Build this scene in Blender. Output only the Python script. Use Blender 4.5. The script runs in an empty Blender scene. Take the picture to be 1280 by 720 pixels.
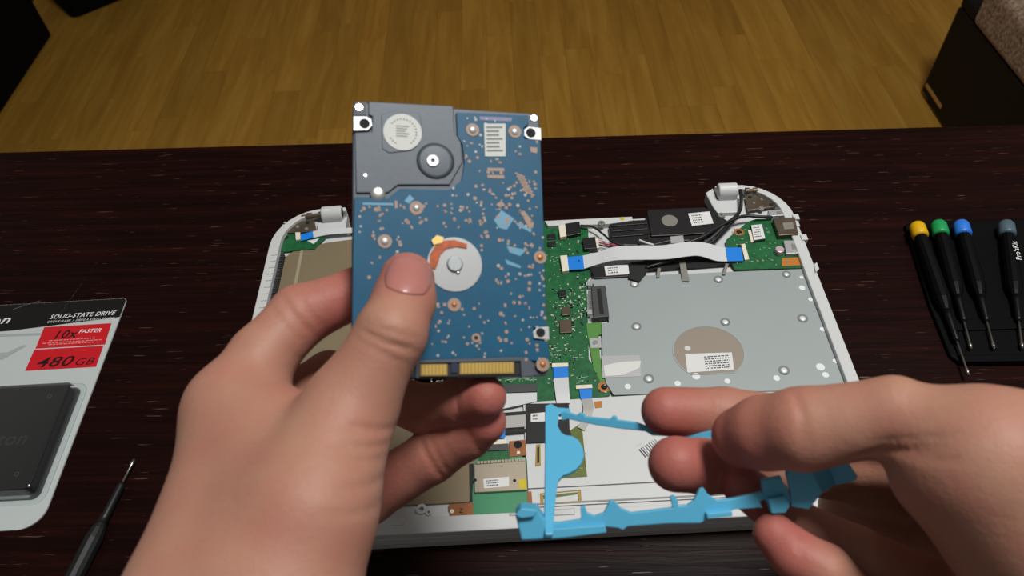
import bpy, math, random
import numpy as np
from mathutils import Matrix, Vector

S = 0.001                      # the scene is measured in millimetres from the laptop's front left corner
ZW = 772.0                     # height of the laptop's upper rim over the floor
TABLE = -22.0                  # table top in that frame
FLOOR = -772.0
scene = bpy.context.scene
col = scene.collection

# ------------------------------------------------------------------ camera
CAM = np.array([181.0216, -159.4182, 389.8166])
FPX = 939.335


def _axes(pitch, roll, yaw):
    cy, sy = math.cos(yaw), math.sin(yaw)
    fwd = np.array([sy * math.cos(pitch), cy * math.cos(pitch), -math.sin(pitch)])
    right = np.array([cy, -sy, 0.0])
    up = np.cross(right, fwd)
    return (math.cos(roll) * right + math.sin(roll) * up, -math.sin(roll) * right + math.cos(roll) * up, fwd)


RX, UP, FW = _axes(0.873122, -0.07108, -0.019878)


def wv(p):
    return Vector((p[0] * S, p[1] * S, (p[2] + ZW) * S))


cam_data = bpy.data.cameras.new('camera')
cam = bpy.data.objects.new('camera', cam_data)
col.objects.link(cam)
cam_data.sensor_width = 36.0
cam_data.lens = FPX / 1280 * 36.0
cam_data.clip_start = 0.01
cam_data.clip_end = 50
m = Matrix.Identity(4)
for i in range(3):
    m[i][0], m[i][1], m[i][2] = RX[i], UP[i], -FW[i]
m.translation = wv(CAM)
cam.matrix_world = m
cam_data.dof.use_dof = True
cam_data.dof.focus_distance = 0.47
cam_data.dof.aperture_fstop = 16.0
scene.camera = cam

# ------------------------------------------------------------------ world, lamp, exposure
world = bpy.data.worlds.new('room_light')
scene.world = world
world.use_nodes = True
wb = world.node_tree.nodes['Background']
wb.inputs[0].default_value = (1.0, 0.95, 0.90, 1)
wb.inputs[1].default_value = 0.13
lamp_data = bpy.data.lights.new('ceiling_light', 'AREA')
lamp_data.shape = 'DISK'
lamp_data.size = 0.42
lamp_data.energy = 23.5
lamp_data.color = (1.0, 0.975, 0.935)
lamp = bpy.data.objects.new('ceiling_light', lamp_data)
col.objects.link(lamp)
lamp.location = (0.60, 0.14, 2.35)
vs = scene.view_settings
vs.view_transform = 'Standard'
vs.look = 'None'
vs.gamma = 1.0
vs.use_curve_mapping = False
vs.exposure = 0.0

# ------------------------------------------------------------------ helpers


def ray(x, y):
    return RX * (x - 640) / FPX - UP * (y - 360) / FPX + FW


def at(x, y, z):
    """point of the horizontal plane z seen at a pixel of the photograph"""
    d = ray(x, y)
    return CAM + d * ((z - CAM[2]) / d[2])


def dep(x, y, d):
    return CAM + ray(x, y) * d


def pl(pts, z):
    return [tuple(at(x, y, z)[:2]) for x, y in pts]


def lin(c):
    c /= 255.0
    return c / 12.92 if c <= 0.04045 else ((c + 0.055) / 1.055) ** 2.4


def rgb(r, g, b):
    return (lin(r), lin(g), lin(b), 1)


def mat(name, color, rough=0.5, metal=0.0, noise=0.0, nscale=40, bump=0.0, bscale=200, coat=0.0, spec=0.5, dark=None):
    mm = bpy.data.materials.new(name)
    mm.use_nodes = True
    nt = mm.node_tree
    b = nt.nodes['Principled BSDF']
    b.inputs['Base Color'].default_value = color
    b.inputs['Roughness'].default_value = rough
    b.inputs['Metallic'].default_value = metal
    b.inputs['Coat Weight'].default_value = coat
    b.inputs['Specular IOR Level'].default_value = spec
    tc = nt.nodes.new('ShaderNodeTexCoord')
    if noise > 0:
        n = nt.nodes.new('ShaderNodeTexNoise')
        n.inputs['Scale'].default_value = nscale
        n.inputs['Detail'].default_value = 4
        nt.links.new(tc.outputs['Object'], n.inputs['Vector'])
        r = nt.nodes.new('ShaderNodeValToRGB')
        r.color_ramp.elements[0].position = 0.3
        r.color_ramp.elements[1].position = 0.7
        lo = dark or tuple(c * (1 - noise) for c in color[:3]) + (1,)
        r.color_ramp.elements[0].color = lo
        r.color_ramp.elements[1].color = color
        nt.links.new(n.outputs['Fac'], r.inputs['Fac'])
        nt.links.new(r.outputs['Color'], b.inputs['Base Color'])
    if bump > 0:
        n = nt.nodes.new('ShaderNodeTexNoise')
        n.inputs['Scale'].default_value = bscale
        n.inputs['Detail'].default_value = 5
        nt.links.new(tc.outputs['Object'], n.inputs['Vector'])
        bp = nt.nodes.new('ShaderNodeBump')
        bp.inputs['Strength'].default_value = bump
        bp.inputs['Distance'].default_value = 0.0005
        nt.links.new(n.outputs['Fac'], bp.inputs['Height'])
        nt.links.new(bp.outputs['Normal'], b.inputs['Normal'])
    return mm


class Geo:
    """collects shapes in millimetres; part() links them as one mesh object"""

    def __init__(self):
        self.v, self.f = [], []

    def add(self, vs_, fs_):
        o = len(self.v)
        self.v += [tuple(map(float, p)) for p in vs_]
        self.f += [tuple(i + o for i in q) for q in fs_]
        return self

    def box(self, x0, x1, y0, y1, z0, z1):
        return self.prism([(x0, y0), (x1, y0), (x1, y1), (x0, y1)], z0, z1)

    def prism(self, poly, z0, z1):
        a = sum(poly[i][0] * poly[(i + 1) % len(poly)][1] - poly[(i + 1) % len(poly)][0] * poly[i][1] for i in range(len(poly)))
        if a < 0:
            poly = poly[::-1]
        n = len(poly)
        v = [(x, y, z0) for x, y in poly] + [(x, y, z1) for x, y in poly]
        f = [tuple(range(n - 1, -1, -1)), tuple(range(n, 2 * n))]
        f += [(i, (i + 1) % n, n + (i + 1) % n, n + i) for i in range(n)]
        return self.add(v, f)

    def ring(self, outer, inner, z0, z1):
        n = len(outer)
        v = [(x, y, z0) for x, y in outer] + [(x, y, z1) for x, y in outer] + [(x, y, z1) for x, y in inner] + [(x, y, z0) for x, y in inner]
        f = []
        for i in range(n):
            j = (i + 1) % n
            for k in range(4):
                a, b = k * n, ((k + 1) % 4) * n
                f.append((a + i, a + j, b + j, b + i))
        return self.add(v, f)

    def cyl(self, c, r, h, seg=20, r2=None):
        r2 = r if r2 is None else r2
        p = [(math.cos(2 * math.pi * i / seg), math.sin(2 * math.pi * i / seg)) for i in range(seg)]
        v = [(c[0] + r * x, c[1] + r * y, c[2]) for x, y in p] + [(c[0] + r2 * x, c[1] + r2 * y, c[2] + h) for x, y in p]
        f = [tuple(range(seg - 1, -1, -1)), tuple(range(seg, 2 * seg))]
        f += [(i, (i + 1) % seg, seg + (i + 1) % seg, seg + i) for i in range(seg)]
        return self.add(v, f)

    def washer(self, c, r0, r1, h, seg=20):
        o = [(c[0] + r1 * math.cos(2 * math.pi * i / seg), c[1] + r1 * math.sin(2 * math.pi * i / seg)) for i in range(seg)]
        q = [(c[0] + r0 * math.cos(2 * math.pi * i / seg), c[1] + r0 * math.sin(2 * math.pi * i / seg)) for i in range(seg)]
        return self.ring(o, q, c[2], c[2] + h)

    def dome(self, c, r, h, seg=20, rings=4):
        v, f = [], []
        for k in range(rings):
            a = k / rings * math.pi / 2
            for i in range(seg):
                t = 2 * math.pi * i / seg
                v.append((c[0] + r * math.cos(a) * math.cos(t), c[1] + r * math.cos(a) * math.sin(t), c[2] + h * math.sin(a)))
        v.append((c[0], c[1], c[2] + h))
        for k in range(rings - 1):
            for i in range(seg):
                j = (i + 1) % seg
                f.append((k * seg + i, k * seg + j, (k + 1) * seg + j, (k + 1) * seg + i))
        k = rings - 1
        for i in range(seg):
            f.append((k * seg + i, k * seg + (i + 1) % seg, rings * seg))
        return self.add(v, f)

    def lathe(self, a, b, prof, seg=20):
        """prof: (distance along a->b in mm, radius)"""
        a, b = np.array(a, float), np.array(b, float)
        d = (b - a) / np.linalg.norm(b - a)
        s = np.cross(d, [0.1, 0.2, 1.0])
        s /= np.linalg.norm(s)
        t = np.cross(d, s)
        v, f = [], []
        for q, r in prof:
            for i in range(seg):
                w = 2 * math.pi * i / seg
                v.append(a + d * q + r * (s * math.cos(w) + t * math.sin(w)))
        for k in range(len(prof) - 1):
            for i in range(seg):
                j = (i + 1) % seg
                f.append((k * seg + i, k * seg + j, (k + 1) * seg + j, (k + 1) * seg + i))
        f.append(tuple(range(seg - 1, -1, -1)))
        f.append(tuple((len(prof) - 1) * seg + i for i in range(seg)))
        return self.add(v, f)

    def tube(self, path, r, seg=8):
        path = [np.array(p, float) for p in smooth_path(path)]
        v, f = [], []
        n = len(path)
        for k, p in enumerate(path):
            d = path[min(k + 1, n - 1)] - path[max(k - 1, 0)]
            d = d / (np.linalg.norm(d) + 1e-9)
            s = np.cross(d, [0.05, 0.02, 1.0])
            s /= np.linalg.norm(s) + 1e-9
            t = np.cross(s, d)
            for i in range(seg):
                w = 2 * math.pi * i / seg
                v.append(p + r * (s * math.cos(w) + t * math.sin(w)))
        for k in range(n - 1):
            for i in range(seg):
                j = (i + 1) % seg
                f.append((k * seg + i, k * seg + j, (k + 1) * seg + j, (k + 1) * seg + i))
        f.append(tuple(range(seg - 1, -1, -1)))
        f.append(tuple((n - 1) * seg + i for i in range(seg)))
        return self.add(v, f)

    def strip(self, left, right, th):
        """a flat cable between two edge lines of (x,y,z)"""
        left, right = smooth_path(left), smooth_path(right)
        n = len(left)
        v = [tuple(p) for p in left] + [tuple(p) for p in right]
        v += [(p[0], p[1], p[2] - th) for p in left] + [(p[0], p[1], p[2] - th) for p in right]
        f = []
        for i in range(n - 1):
            f += [(i, n + i, n + i + 1, i + 1), (2 * n + i, 2 * n + i + 1, 3 * n + i + 1, 3 * n + i),
                  (i, i + 1, 2 * n + i + 1, 2 * n + i), (n + i, 3 * n + i, 3 * n + i + 1, n + i + 1)]
        f += [(0, 2 * n, 3 * n, n), (n - 1, 2 * n - 1, 4 * n - 1, 3 * n - 1)]
        return self.add(v, f)

    def slab(self, front, nrm, th):
        """extrude a polygon of 3D points along nrm by th"""
        front = [np.array(p, float) for p in front]
        nrm = np.array(nrm, float)
        n = len(front)
        v = front + [p + nrm * th for p in front]
        f = [tuple(range(n)), tuple(range(2 * n - 1, n - 1, -1))]
        f += [(i, n + i, n + (i + 1) % n, (i + 1) % n) for i in range(n)]
        return self.add(v, f)


def smooth_path(p, n=6):
    p = [np.array(q, float) for q in p]
    if len(p) < 3:
        return p
    out = []
    for i in range(len(p) - 1):
        p0, p1, p2, p3 = p[max(i - 1, 0)], p[i], p[i + 1], p[min(i + 2, len(p) - 1)]
        for k in range(n):
            t = k / n
            out.append(0.5 * (2 * p1 + (p2 - p0) * t + (2 * p0 - 5 * p1 + 4 * p2 - p3) * t * t + (3 * p1 - p0 - 3 * p2 + p3) * t ** 3))
    out.append(p[-1])
    return out


def rounded(x0, x1, y0, y1, radii, seg=8):
    """rounded rectangle, radii for (x0y0, x1y0, x1y1, x0y1)"""
    out = []
    for (cx, cy, sx, sy, a0), r in zip(((x0, y0, 1, 1, 180), (x1, y0, -1, 1, 270), (x1, y1, -1, -1, 0), (x0, y1, 1, -1, 90)), radii):
        for k in range(seg + 1):
            a = math.radians(a0 + 90 * k / seg)
            out.append((cx + sx * r + r * math.cos(a), cy + sy * r + r * math.sin(a)))
    return out


def to_mesh(name, geo, material, origin=(0, 0, 0), smooth=False, fix=True):
    me = bpy.data.meshes.new(name)
    me.from_pydata([((x - origin[0]) * S, (y - origin[1]) * S, (z - origin[2]) * S) for x, y, z in geo.v], [], geo.f)
    if fix:
        import bmesh
        bm = bmesh.new()
        bm.from_mesh(me)
        bmesh.ops.recalc_face_normals(bm, faces=bm.faces)
        bm.to_mesh(me)
        bm.free()
    me.update()
    if material:
        me.materials.append(material)
    if smooth:
        me.shade_smooth()
    return me


def soften(o, w, seg=2, angle=35):
    b = o.modifiers.new('edges', 'BEVEL')
    b.width = w * S
    b.segments = seg
    b.limit_method = 'ANGLE'
    b.angle_limit = math.radians(angle)
    b.harden_normals = False


class Thing:
    """an Empty at the base of a thing; its parts are given in the frame of 'origin'"""

    def __init__(self, name, label, cat, origin=(0, 0, 0), group=None, rot=None, kind=None):
        self.o = bpy.data.objects.new(name, None)
        self.o.empty_display_size = 0.02
        col.objects.link(self.o)
        self.origin = origin
        if rot is None:
            self.o.location = wv(origin)
        else:
            mm = Matrix.Identity(4)
            for i in range(3):
                for j in range(3):
                    mm[i][j] = rot[i][j]
            mm.translation = wv(origin)
            self.o.matrix_world = mm
            self.origin = (0, 0, 0)
        if cat:
            self.o['category'] = cat
        if label:
            self.o['label'] = label
        if group:
            self.o['group'] = group
        if kind:
            self.o['kind'] = kind

    def part(self, name, geo, material, parent=None, label=None, bevel=0, seg=2, smooth=False, kind=None, angle=35):
        o = bpy.data.objects.new(name, to_mesh(name, geo, material, self.origin, smooth))
        col.objects.link(o)
        o.parent = parent or self.o
        if label:
            o['label'] = label
        if kind:
            o['kind'] = kind
        if bevel:
            soften(o, bevel, seg, angle)
        return o

    def text(self, s, size, pos, material, parent=None, ax=(1, 0, 0), ay=(0, 1, 0), shear=0.0, bold=0.0, name='lettering', extrude=0.06, width=None, align='LEFT'):
        """lettering as flat raised print; ax, ay are the directions of writing"""
        cu = bpy.data.curves.new(name, 'FONT')
        cu.body = s
        cu.size = 1.0
        cu.shear = shear
        cu.offset = bold * .45
        cu.space_character = 1.08
        cu.resolution_u = 3
        cu.align_x = align
        tmp = bpy.data.objects.new(name, cu)
        col.objects.link(tmp)
        dg = bpy.context.evaluated_depsgraph_get()
        dg.update()
        src = bpy.data.meshes.new_from_object(tmp.evaluated_get(dg))
        bpy.data.objects.remove(tmp)
        bpy.data.curves.remove(cu)
        ax, ay = np.array(ax, float), np.array(ay, float)
        ax /= np.linalg.norm(ax)
        ay /= np.linalg.norm(ay)
        nz = np.cross(ax, ay)
        co = np.array([v.co[:] for v in src.vertices])
        w0 = co[:, 0].max() - co[:, 0].min()
        kx = size if width is None else width / w0
        g = Geo()
        pts = [np.array(pos) + ax * (c[0] * kx) + ay * (c[1] * size) + nz * extrude for c in co]
        g.v = [tuple(p) for p in pts]
        g.f = [tuple(p.vertices) for p in src.polygons]
        bpy.data.meshes.remove(src)
        o = bpy.data.objects.new(name, to_mesh(name, g, material, self.origin, fix=False))
        col.objects.link(o)
        o.parent = parent or self.o
        return o


def structure(o):
    o['kind'] = 'structure'


def loose(name, geo, material, origin=(0, 0, 0), parent=None, smooth=False, bevel=0):
    o = bpy.data.objects.new(name, to_mesh(name, geo, material, origin, smooth))
    col.objects.link(o)
    if parent:
        o.parent = parent
    else:
        o.location = wv(origin)
    if bevel:
        soften(o, bevel)
    return o


R = random.Random(7)

# ------------------------------------------------------------------ wood


def wood(name, c0, c1, c2, stretch, scale, rough, per_object=False, pores=None, bump=0.15, spec=0.5):
    """wood with grain: coordinates squeezed across the grain; stretch = (sx, sy, sz)"""
    mm = bpy.data.materials.new(name)
    mm.use_nodes = True
    nt = mm.node_tree
    b = nt.nodes['Principled BSDF']
    b.inputs['Roughness'].default_value = rough
    b.inputs['Specular IOR Level'].default_value = spec
    tc = nt.nodes.new('ShaderNodeTexCoord')
    mp = nt.nodes.new('ShaderNodeMapping')
    mp.inputs['Scale'].default_value = stretch
    vec = tc.outputs['Object']
    if per_object:
        oi = nt.nodes.new('ShaderNodeObjectInfo')
        wn = nt.nodes.new('ShaderNodeTexWhiteNoise')
        wn.noise_dimensions = '1D'
        nt.links.new(oi.outputs['Random'], wn.inputs['W'])
        va = nt.nodes.new('ShaderNodeVectorMath')
        va.operation = 'MULTIPLY_ADD'
        va.inputs[1].default_value = (9, 9, 0)
        nt.links.new(wn.outputs['Color'], va.inputs[0])
        nt.links.new(vec, va.inputs[2])
        vec = va.outputs[0]
    nt.links.new(vec, mp.inputs['Vector'])
    n = nt.nodes.new('ShaderNodeTexNoise')
    n.inputs['Scale'].default_value = scale
    n.inputs['Detail'].default_value = 6
    n.inputs['Roughness'].default_value = 0.6
    n.inputs['Distortion'].default_value = 0.8
    nt.links.new(mp.outputs[0], n.inputs['Vector'])
    r = nt.nodes.new('ShaderNodeValToRGB')
    e = r.color_ramp.elements
    e[0].position, e[0].color = 0.30, c0
    e[1].position, e[1].color = 0.72, c2
    k = e.new(0.5)
    k.color = c1
    nt.links.new(n.outputs['Fac'], r.inputs['Fac'])
    out = r.outputs['Color']
    if per_object:
        hv = nt.nodes.new('ShaderNodeHueSaturation')
        mr = nt.nodes.new('ShaderNodeMapRange')
        mr.inputs['To Min'].default_value = 0.86
        mr.inputs['To Max'].default_value = 1.08
        nt.links.new(oi.outputs['Random'], mr.inputs['Value'])
        nt.links.new(mr.outputs[0], hv.inputs['Value'])
        nt.links.new(out, hv.inputs['Color'])
        out = hv.outputs['Color']
    if pores:
        n2 = nt.nodes.new('ShaderNodeTexNoise')
        n2.inputs['Scale'].default_value = pores[1]
        n2.inputs['Detail'].default_value = 2
        mp2 = nt.nodes.new('ShaderNodeMapping')
        mp2.inputs['Scale'].default_value = (10, 190, 1)
        nt.links.new(vec, mp2.inputs['Vector'])
        nt.links.new(mp2.outputs[0], n2.inputs['Vector'])
        r2 = nt.nodes.new('ShaderNodeValToRGB')
        r2.color_ramp.elements[0].position = pores[2]
        r2.color_ramp.elements[1].position = pores[2] + 0.05
        nt.links.new(n2.outputs['Fac'], r2.inputs['Fac'])
        mx = nt.nodes.new('ShaderNodeMix')
        mx.data_type = 'RGBA'
        nt.links.new(r2.outputs['Color'], mx.inputs[0])
        nt.links.new(out, mx.inputs[6])
        mx.inputs[7].default_value = pores[0]
        out = mx.outputs[2]
        sp_ = nt.nodes.new('ShaderNodeMapRange')
        sp_.inputs['To Min'].default_value = spec
        sp_.inputs['To Max'].default_value = 0.9
        nt.links.new(r2.outputs['Color'], sp_.inputs['Value'])
        nt.links.new(sp_.outputs[0], b.inputs['Specular IOR Level'])
    nt.links.new(out, b.inputs['Base Color'])
    bp = nt.nodes.new('ShaderNodeBump')
    bp.inputs['Strength'].default_value = bump
    bp.inputs['Distance'].default_value = 0.001
    nt.links.new(n.outputs['Fac'], bp.inputs['Height'])
    nt.links.new(bp.outputs['Normal'], b.inputs['Normal'])
    return mm


oak = wood('oak_laminate', rgb(170, 124, 46), rgb(184, 138, 53), rgb(200, 156, 70), (9, 0.8, 1), 3.4, 0.42, per_object=True, bump=0.05)
wenge = wood('dark_stained_wood', rgb(16, 6, 5), rgb(26, 9, 7), rgb(40, 15, 10), (2.5, 60, 1), 3.0, 0.38, pores=(rgb(84, 54, 40), 4.0, 0.685), bump=0.3, spec=0.08)

# ------------------------------------------------------------------ floor of oak strips
gf = Geo().box(-2300, 2600, -1600, 2700, FLOOR - 20, FLOOR - 2)
floor = loose('floor', gf, mat('floor_joint', rgb(60, 38, 14), 0.7), (0, 0, FLOOR - 20))
structure(floor)
wall = loose('wall_back', Geo().box(-2300, 2600, 2700, 2760, FLOOR, FLOOR + 2600), mat('warm_wall_paint', rgb(176, 116, 84), 0.8), (0, 0, FLOOR))
structure(wall)
PW, PL = 71.0, 486.0
gp = Geo().box(-PW / 2 + 0.25, PW / 2 - 0.25, -PL / 2 + 0.25, PL / 2 - 0.25, -1.9, 0)
plank_me = to_mesh('plank', gp, oak)
i0 = -27
for i in range(i0, 22):
    xc = 690 + PW * (i - 8) + PW / 2
    off = R.random() * PL
    for j in range(-1, 3):
        yc = 1100 + off + j * PL
        if yc + PL / 2 < 1150 or yc - PL / 2 > 2200:
            continue
        if xc < -1330 or xc > 1500:
            continue
        p = bpy.data.objects.new('plank', plank_me)
        col.objects.link(p)
        p.parent = floor
        p.location = (xc * S, yc * S, 0.020)

# ------------------------------------------------------------------ table
ta = math.radians(-2.786)
trot = [[math.cos(ta), -math.sin(ta), 0], [math.sin(ta), math.cos(ta), 0], [0, 0, 1]]
table = Thing('table', 'dark stained wooden table under the opened laptop, with glossy streaky grain', 'table', (166.8, 354.1, FLOOR), rot=trot)
th = TABLE - FLOOR
table.part('tabletop', Geo().box(-760, 760, -720, 0, th - 34, th), wenge, bevel=1.5)
table.part('apron', Geo().ring([(-690, -660), (690, -660), (690, -60), (-690, -60)], [(-668, -638), (668, -638), (668, -82), (-668, -82)], th - 120, th - 34), wenge)
for sx in (-1, 1):
    for y in (-655, -65):
        table.part('leg', Geo().box(sx * 685 - 30, sx * 685 + 30, y - 30, y + 30, 0, th - 34), wenge, bevel=2)

# ------------------------------------------------------------------ seats beyond the table
leather = mat('black_leatherette', rgb(16, 15, 15), 0.6, bump=0.15, bscale=300, spec=0.25)
black_cloth = mat('black_upholstery', rgb(10, 10, 11), 0.85, bump=0.2, bscale=400, spec=0.1)
tweed = mat('beige_tweed', rgb(190, 165, 138), 0.9, noise=0.55, nscale=150, bump=0.8, bscale=160, dark=rgb(96, 78, 64))
brass = mat('brass_strip', rgb(214, 176, 112), 0.35, 0.6)
sofa = Thing('sofa', 'black sofa base with a beige tweed seat and a thin brass strip', 'sofa', (1188, 1364, FLOOR))
sofa.part('base', Geo().box(1188, 2250, 360, 1364, FLOOR + 12, FLOOR + 236), leather, bevel=6, seg=3)
sofa.part('seat_cushion', Geo().box(1186, 2200, 420, 1296, FLOOR + 236, FLOOR + 330), tweed, bevel=14, seg=4)
sofa.part('seat_rim', Geo().box(1190, 2250, 1300, 1364, FLOOR + 236, FLOOR + 262), leather, bevel=6, seg=3)
sofa.part('brass_strip', Geo().box(1185.5, 1188.5, 1262, 1352, FLOOR + 33, FLOOR + 41), brass)
for x, y in ((1215, 1330), (1215, 400), (2210, 1330), (2210, 400)):
    sofa.part('foot', Geo().cyl((x, y, FLOOR), 18, 14), leather)

couch = Thing('armchair', 'black upholstered armchair whose straight side runs along the floor', 'armchair', (-1500, 1500, FLOOR))
couch.part('base', Geo().prism(rounded(-1900, -1160, 1000, 1895, (20, 20, 22, 20)), FLOOR + 3, FLOOR + 330), black_cloth, bevel=8, seg=3)
couch.part('armrest', Geo().prism(rounded(-1330, -1160, 1010, 1890, (20, 20, 22, 20)), FLOOR + 330, FLOOR + 560), black_cloth, bevel=25, seg=4)
couch.part('seat_cushion', Geo().prism(rounded(-1860, -1334, 1020, 1880, (20, 20, 20, 20)), FLOOR + 330, FLOOR + 430), black_cloth, bevel=20, seg=4)
for x, y in ((-1190, 1030), (-1190, 1860), (-1870, 1030), (-1870, 1860)):
    couch.part('foot', Geo().cyl((x, y, FLOOR), 16, 4), leather)

pa = math.radians(41)
prot = [[math.cos(pa), -math.sin(pa), 0], [math.sin(pa), math.cos(pa), 0], [0, 0, 1]]
pouf = Thing('pouf', 'black square pouf set cornerwise behind the armchair', 'pouf', (-1125, 1962, FLOOR), rot=prot)
pouf.part('body', Geo().prism(rounded(0, 470, 0, 470, (26, 26, 26, 26)), 3, 300), black_cloth, bevel=10, seg=3)
pouf.part('cushion', Geo().prism(rounded(4, 466, 4, 466, (26, 26, 26, 26)), 300, 380), black_cloth, bevel=22, seg=4)
for x in (40, 430):
    for y in (40, 430):
        pouf.part('foot', Geo().cyl((x, y, 0), 16, 4), leather)

# ------------------------------------------------------------------ materials of the electronics
white_pl = mat('white_plastic', rgb(204, 207, 208), 0.42, bump=0.04, bscale=500)
white_in = mat('white_inner_plastic', rgb(205, 207, 206), 0.55)
white_plate = mat('white_painted_plate', rgb(206, 209, 210), 0.45)
steel = mat('grey_steel_plate', rgb(158, 168, 168), 0.5, 0.15, noise=0.05, nscale=15)
steel_dark = mat('dark_steel', rgb(120, 108, 92), 0.38, 0.7, noise=0.25, nscale=90)
shiny = mat('bright_metal', rgb(225, 226, 226), 0.25, 0.85)
silver = mat('silver_metal', rgb(186, 188, 190), 0.42, 0.5)
tan = mat('tan_shield', rgb(138, 124, 98), 0.5, 0.25, noise=0.08, nscale=20)
green = mat('green_circuit_board', rgb(24, 106, 58), 0.42, noise=0.42, nscale=230, coat=0.2)
green_lt = mat('light_green_board_edge', rgb(84, 140, 62), 0.45)
green_pl = mat('plain_green_board', rgb(64, 140, 100), 0.4)
olive = mat('olive_board', rgb(96, 112, 34), 0.5, noise=0.3, nscale=200)
blk = mat('black_plastic', rgb(20, 20, 22), 0.45)
blk_tape = mat('black_tape', rgb(16, 16, 18), 0.6)
dark_gr = mat('dark_grey_plastic', rgb(66, 68, 70), 0.5)
paper = mat('white_paper', rgb(220, 222, 222), 0.7)
ink = mat('grey_ink', rgb(70, 70, 74), 0.7)
blue_tab = mat('blue_stiffener', rgb(18, 128, 226), 0.45)
ribbon_m = mat('white_ribbon_cable', rgb(208, 212, 214), 0.5)
ribbon_g = mat('grey_ribbon_cable', rgb(176, 176, 172), 0.4)
copper = mat('copper_pad', rgb(190, 122, 70), 0.4, 0.5)
orange = mat('orange_film', rgb(186, 118, 40), 0.45)
brownorange = mat('brown_copper_film', rgb(160, 98, 52), 0.45, noise=0.3, nscale=200)
hole_m = mat('dark_hole', rgb(14, 12, 10), 0.8)
silk = mat('white_silkscreen', rgb(196, 214, 200), 0.6)
cream = mat('cream_connector', rgb(228, 222, 202), 0.5)
chip_m = mat('black_chip', rgb(26, 28, 30), 0.4)
cap_m = mat('pale_pink_capacitor', rgb(222, 190, 202), 0.35, 0.4)
can_m = mat('shield_can', rgb(176, 166, 148), 0.38, 0.5)
yellow_st = mat('yellow_sticker', rgb(206, 186, 30), 0.6)
wire_m = mat('black_wire', rgb(22, 22, 24), 0.45)
wire_r = mat('red_wire', rgb(190, 30, 80), 0.45)
wire_w = mat('white_wire', rgb(210, 210, 210), 0.45)
disc_m = mat('grey_metal_disc', rgb(150, 148, 140), 0.4, 0.4)
gold_m = mat('gold_contact', rgb(206, 172, 92), 0.35, 0.5)

# ------------------------------------------------------------------ laptop, underside opened
lap = Thing('laptop', 'white laptop lying underside up with its bottom cover off, circuit boards bare', 'laptop', (190, 128, TABLE))
yN = at(735, 271.5, -2.2)[1]
xNl, xNr = 52.0, 330.0


def notched(x0, x1, y0, y1, rf, rb_):
    """the outline of the laptop: rounded corners and a recess along the back between the hinges"""
    q = rounded(x0, x1, y0, y1, (rf, rf, rb_, rb_))
    k = 27
    return q[:k] + [(xNr, y1), (xNr, yN), (xNl, yN), (xNl, y1)] + q[k:]


def rim(d0, d1, y_in, z0, z1, yb=256.0):
    """an open wall that runs from hinge to hinge around the front"""
    o_ = rounded(d0, 380 - d0, d0, 256 - d0, (9, 9, 36 - d0, 36 - d0))
    i_ = rounded(d1, 380 - d1, y_in, 256 - d1 * .55, (4, 4, 36 - d1, 36 - d1))
    o_ = o_[27:] + o_[:27]
    i_ = i_[27:] + i_[:27]
    o_ = [(xNl, o_[0][1])] + o_ + [(xNr, o_[-1][1])]
    i_ = [(xNl, i_[0][1])] + i_ + [(xNr, i_[-1][1])]
    n = len(o_)
    v = [(x, y, z) for q, z in ((o_, z0), (o_, z1), (i_, z1), (i_, z0)) for x, y in q]
    f = []
    for k in range(4):
        a, b = k * n, ((k + 1) % 4) * n
        f += [(a + i, a + i + 1, b + i + 1, b + i) for i in range(n - 1)]
    f += [(0, n, 2 * n, 3 * n), (n - 1, 4 * n - 1, 3 * n - 1, 2 * n - 1)]
    return Geo().add(v, f)


lap.part('lid', Geo().prism(notched(0.8, 379.2, 0.8, 255, 9, 30), TABLE, -14.6), mat('grey_lid_shell', rgb(186, 184, 182), 0.5), bevel=1.0)
base = lap.part('base_shell', Geo().prism(notched(0, 380, 0, 256, 9, 36), -14, -6.6), white_pl, bevel=0.5)
lap.part('rim', rim(0, 7.5, 9, -6.6, 0), white_pl, parent=base, bevel=0.6)
g = Geo()
for k in range(70):
    g.box(9, 11.4, 92 + k * 1.75, 92.9 + k * 1.75, -6, -1.2)
lap.part('speaker_grille', g, dark_gr, kind='stuff')
g = Geo()
for k in range(26):
    y = 60 + k * 6.0
    g.box(3.6, 7.2, y, y + 1.2, 0, 0.7)
lap.part('rim_clip_row', g, white_in, kind='stuff')


def poly(name, pts, z, th, material, parent=None, bevel=0.0, label=None, kind=None):
    return lap.part(name, Geo().prism(pl(pts, z), z - th, z), material, parent=parent, bevel=bevel, label=label, kind=kind)


def micro(parent, p0, p1, p2, z, rows, fill=0.8, seed=1, name='small_print', m_=ink):
    """rows of unreadably small print on a label with corners p0 (top left) p1 (top right) p2 (bottom left), in mm"""
    rr = random.Random(seed)
    g_ = Geo()
    p0, p1, p2 = (np.array(p, float) for p in (p0, p1, p2))
    h = 1.0 / rows
    for k in range(rows):
        t = 0.0
        while t < fill:
            w = rr.uniform(0.03, 0.12)
            a = p0 + (p1 - p0) * t + (p2 - p0) * (k + 0.25) * h
            b_ = p0 + (p1 - p0) * min(t + w, fill) + (p2 - p0) * (k + 0.25) * h
            d = (p2 - p0) * h * 0.45
            g_.prism([tuple(a[:2]), tuple(b_[:2]), tuple((b_ + d)[:2]), tuple((a + d)[:2])], z, z + 0.05)
            t += w + 0.03
    return lap.part(name, g_, m_, parent=parent, kind='stuff')


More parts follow.
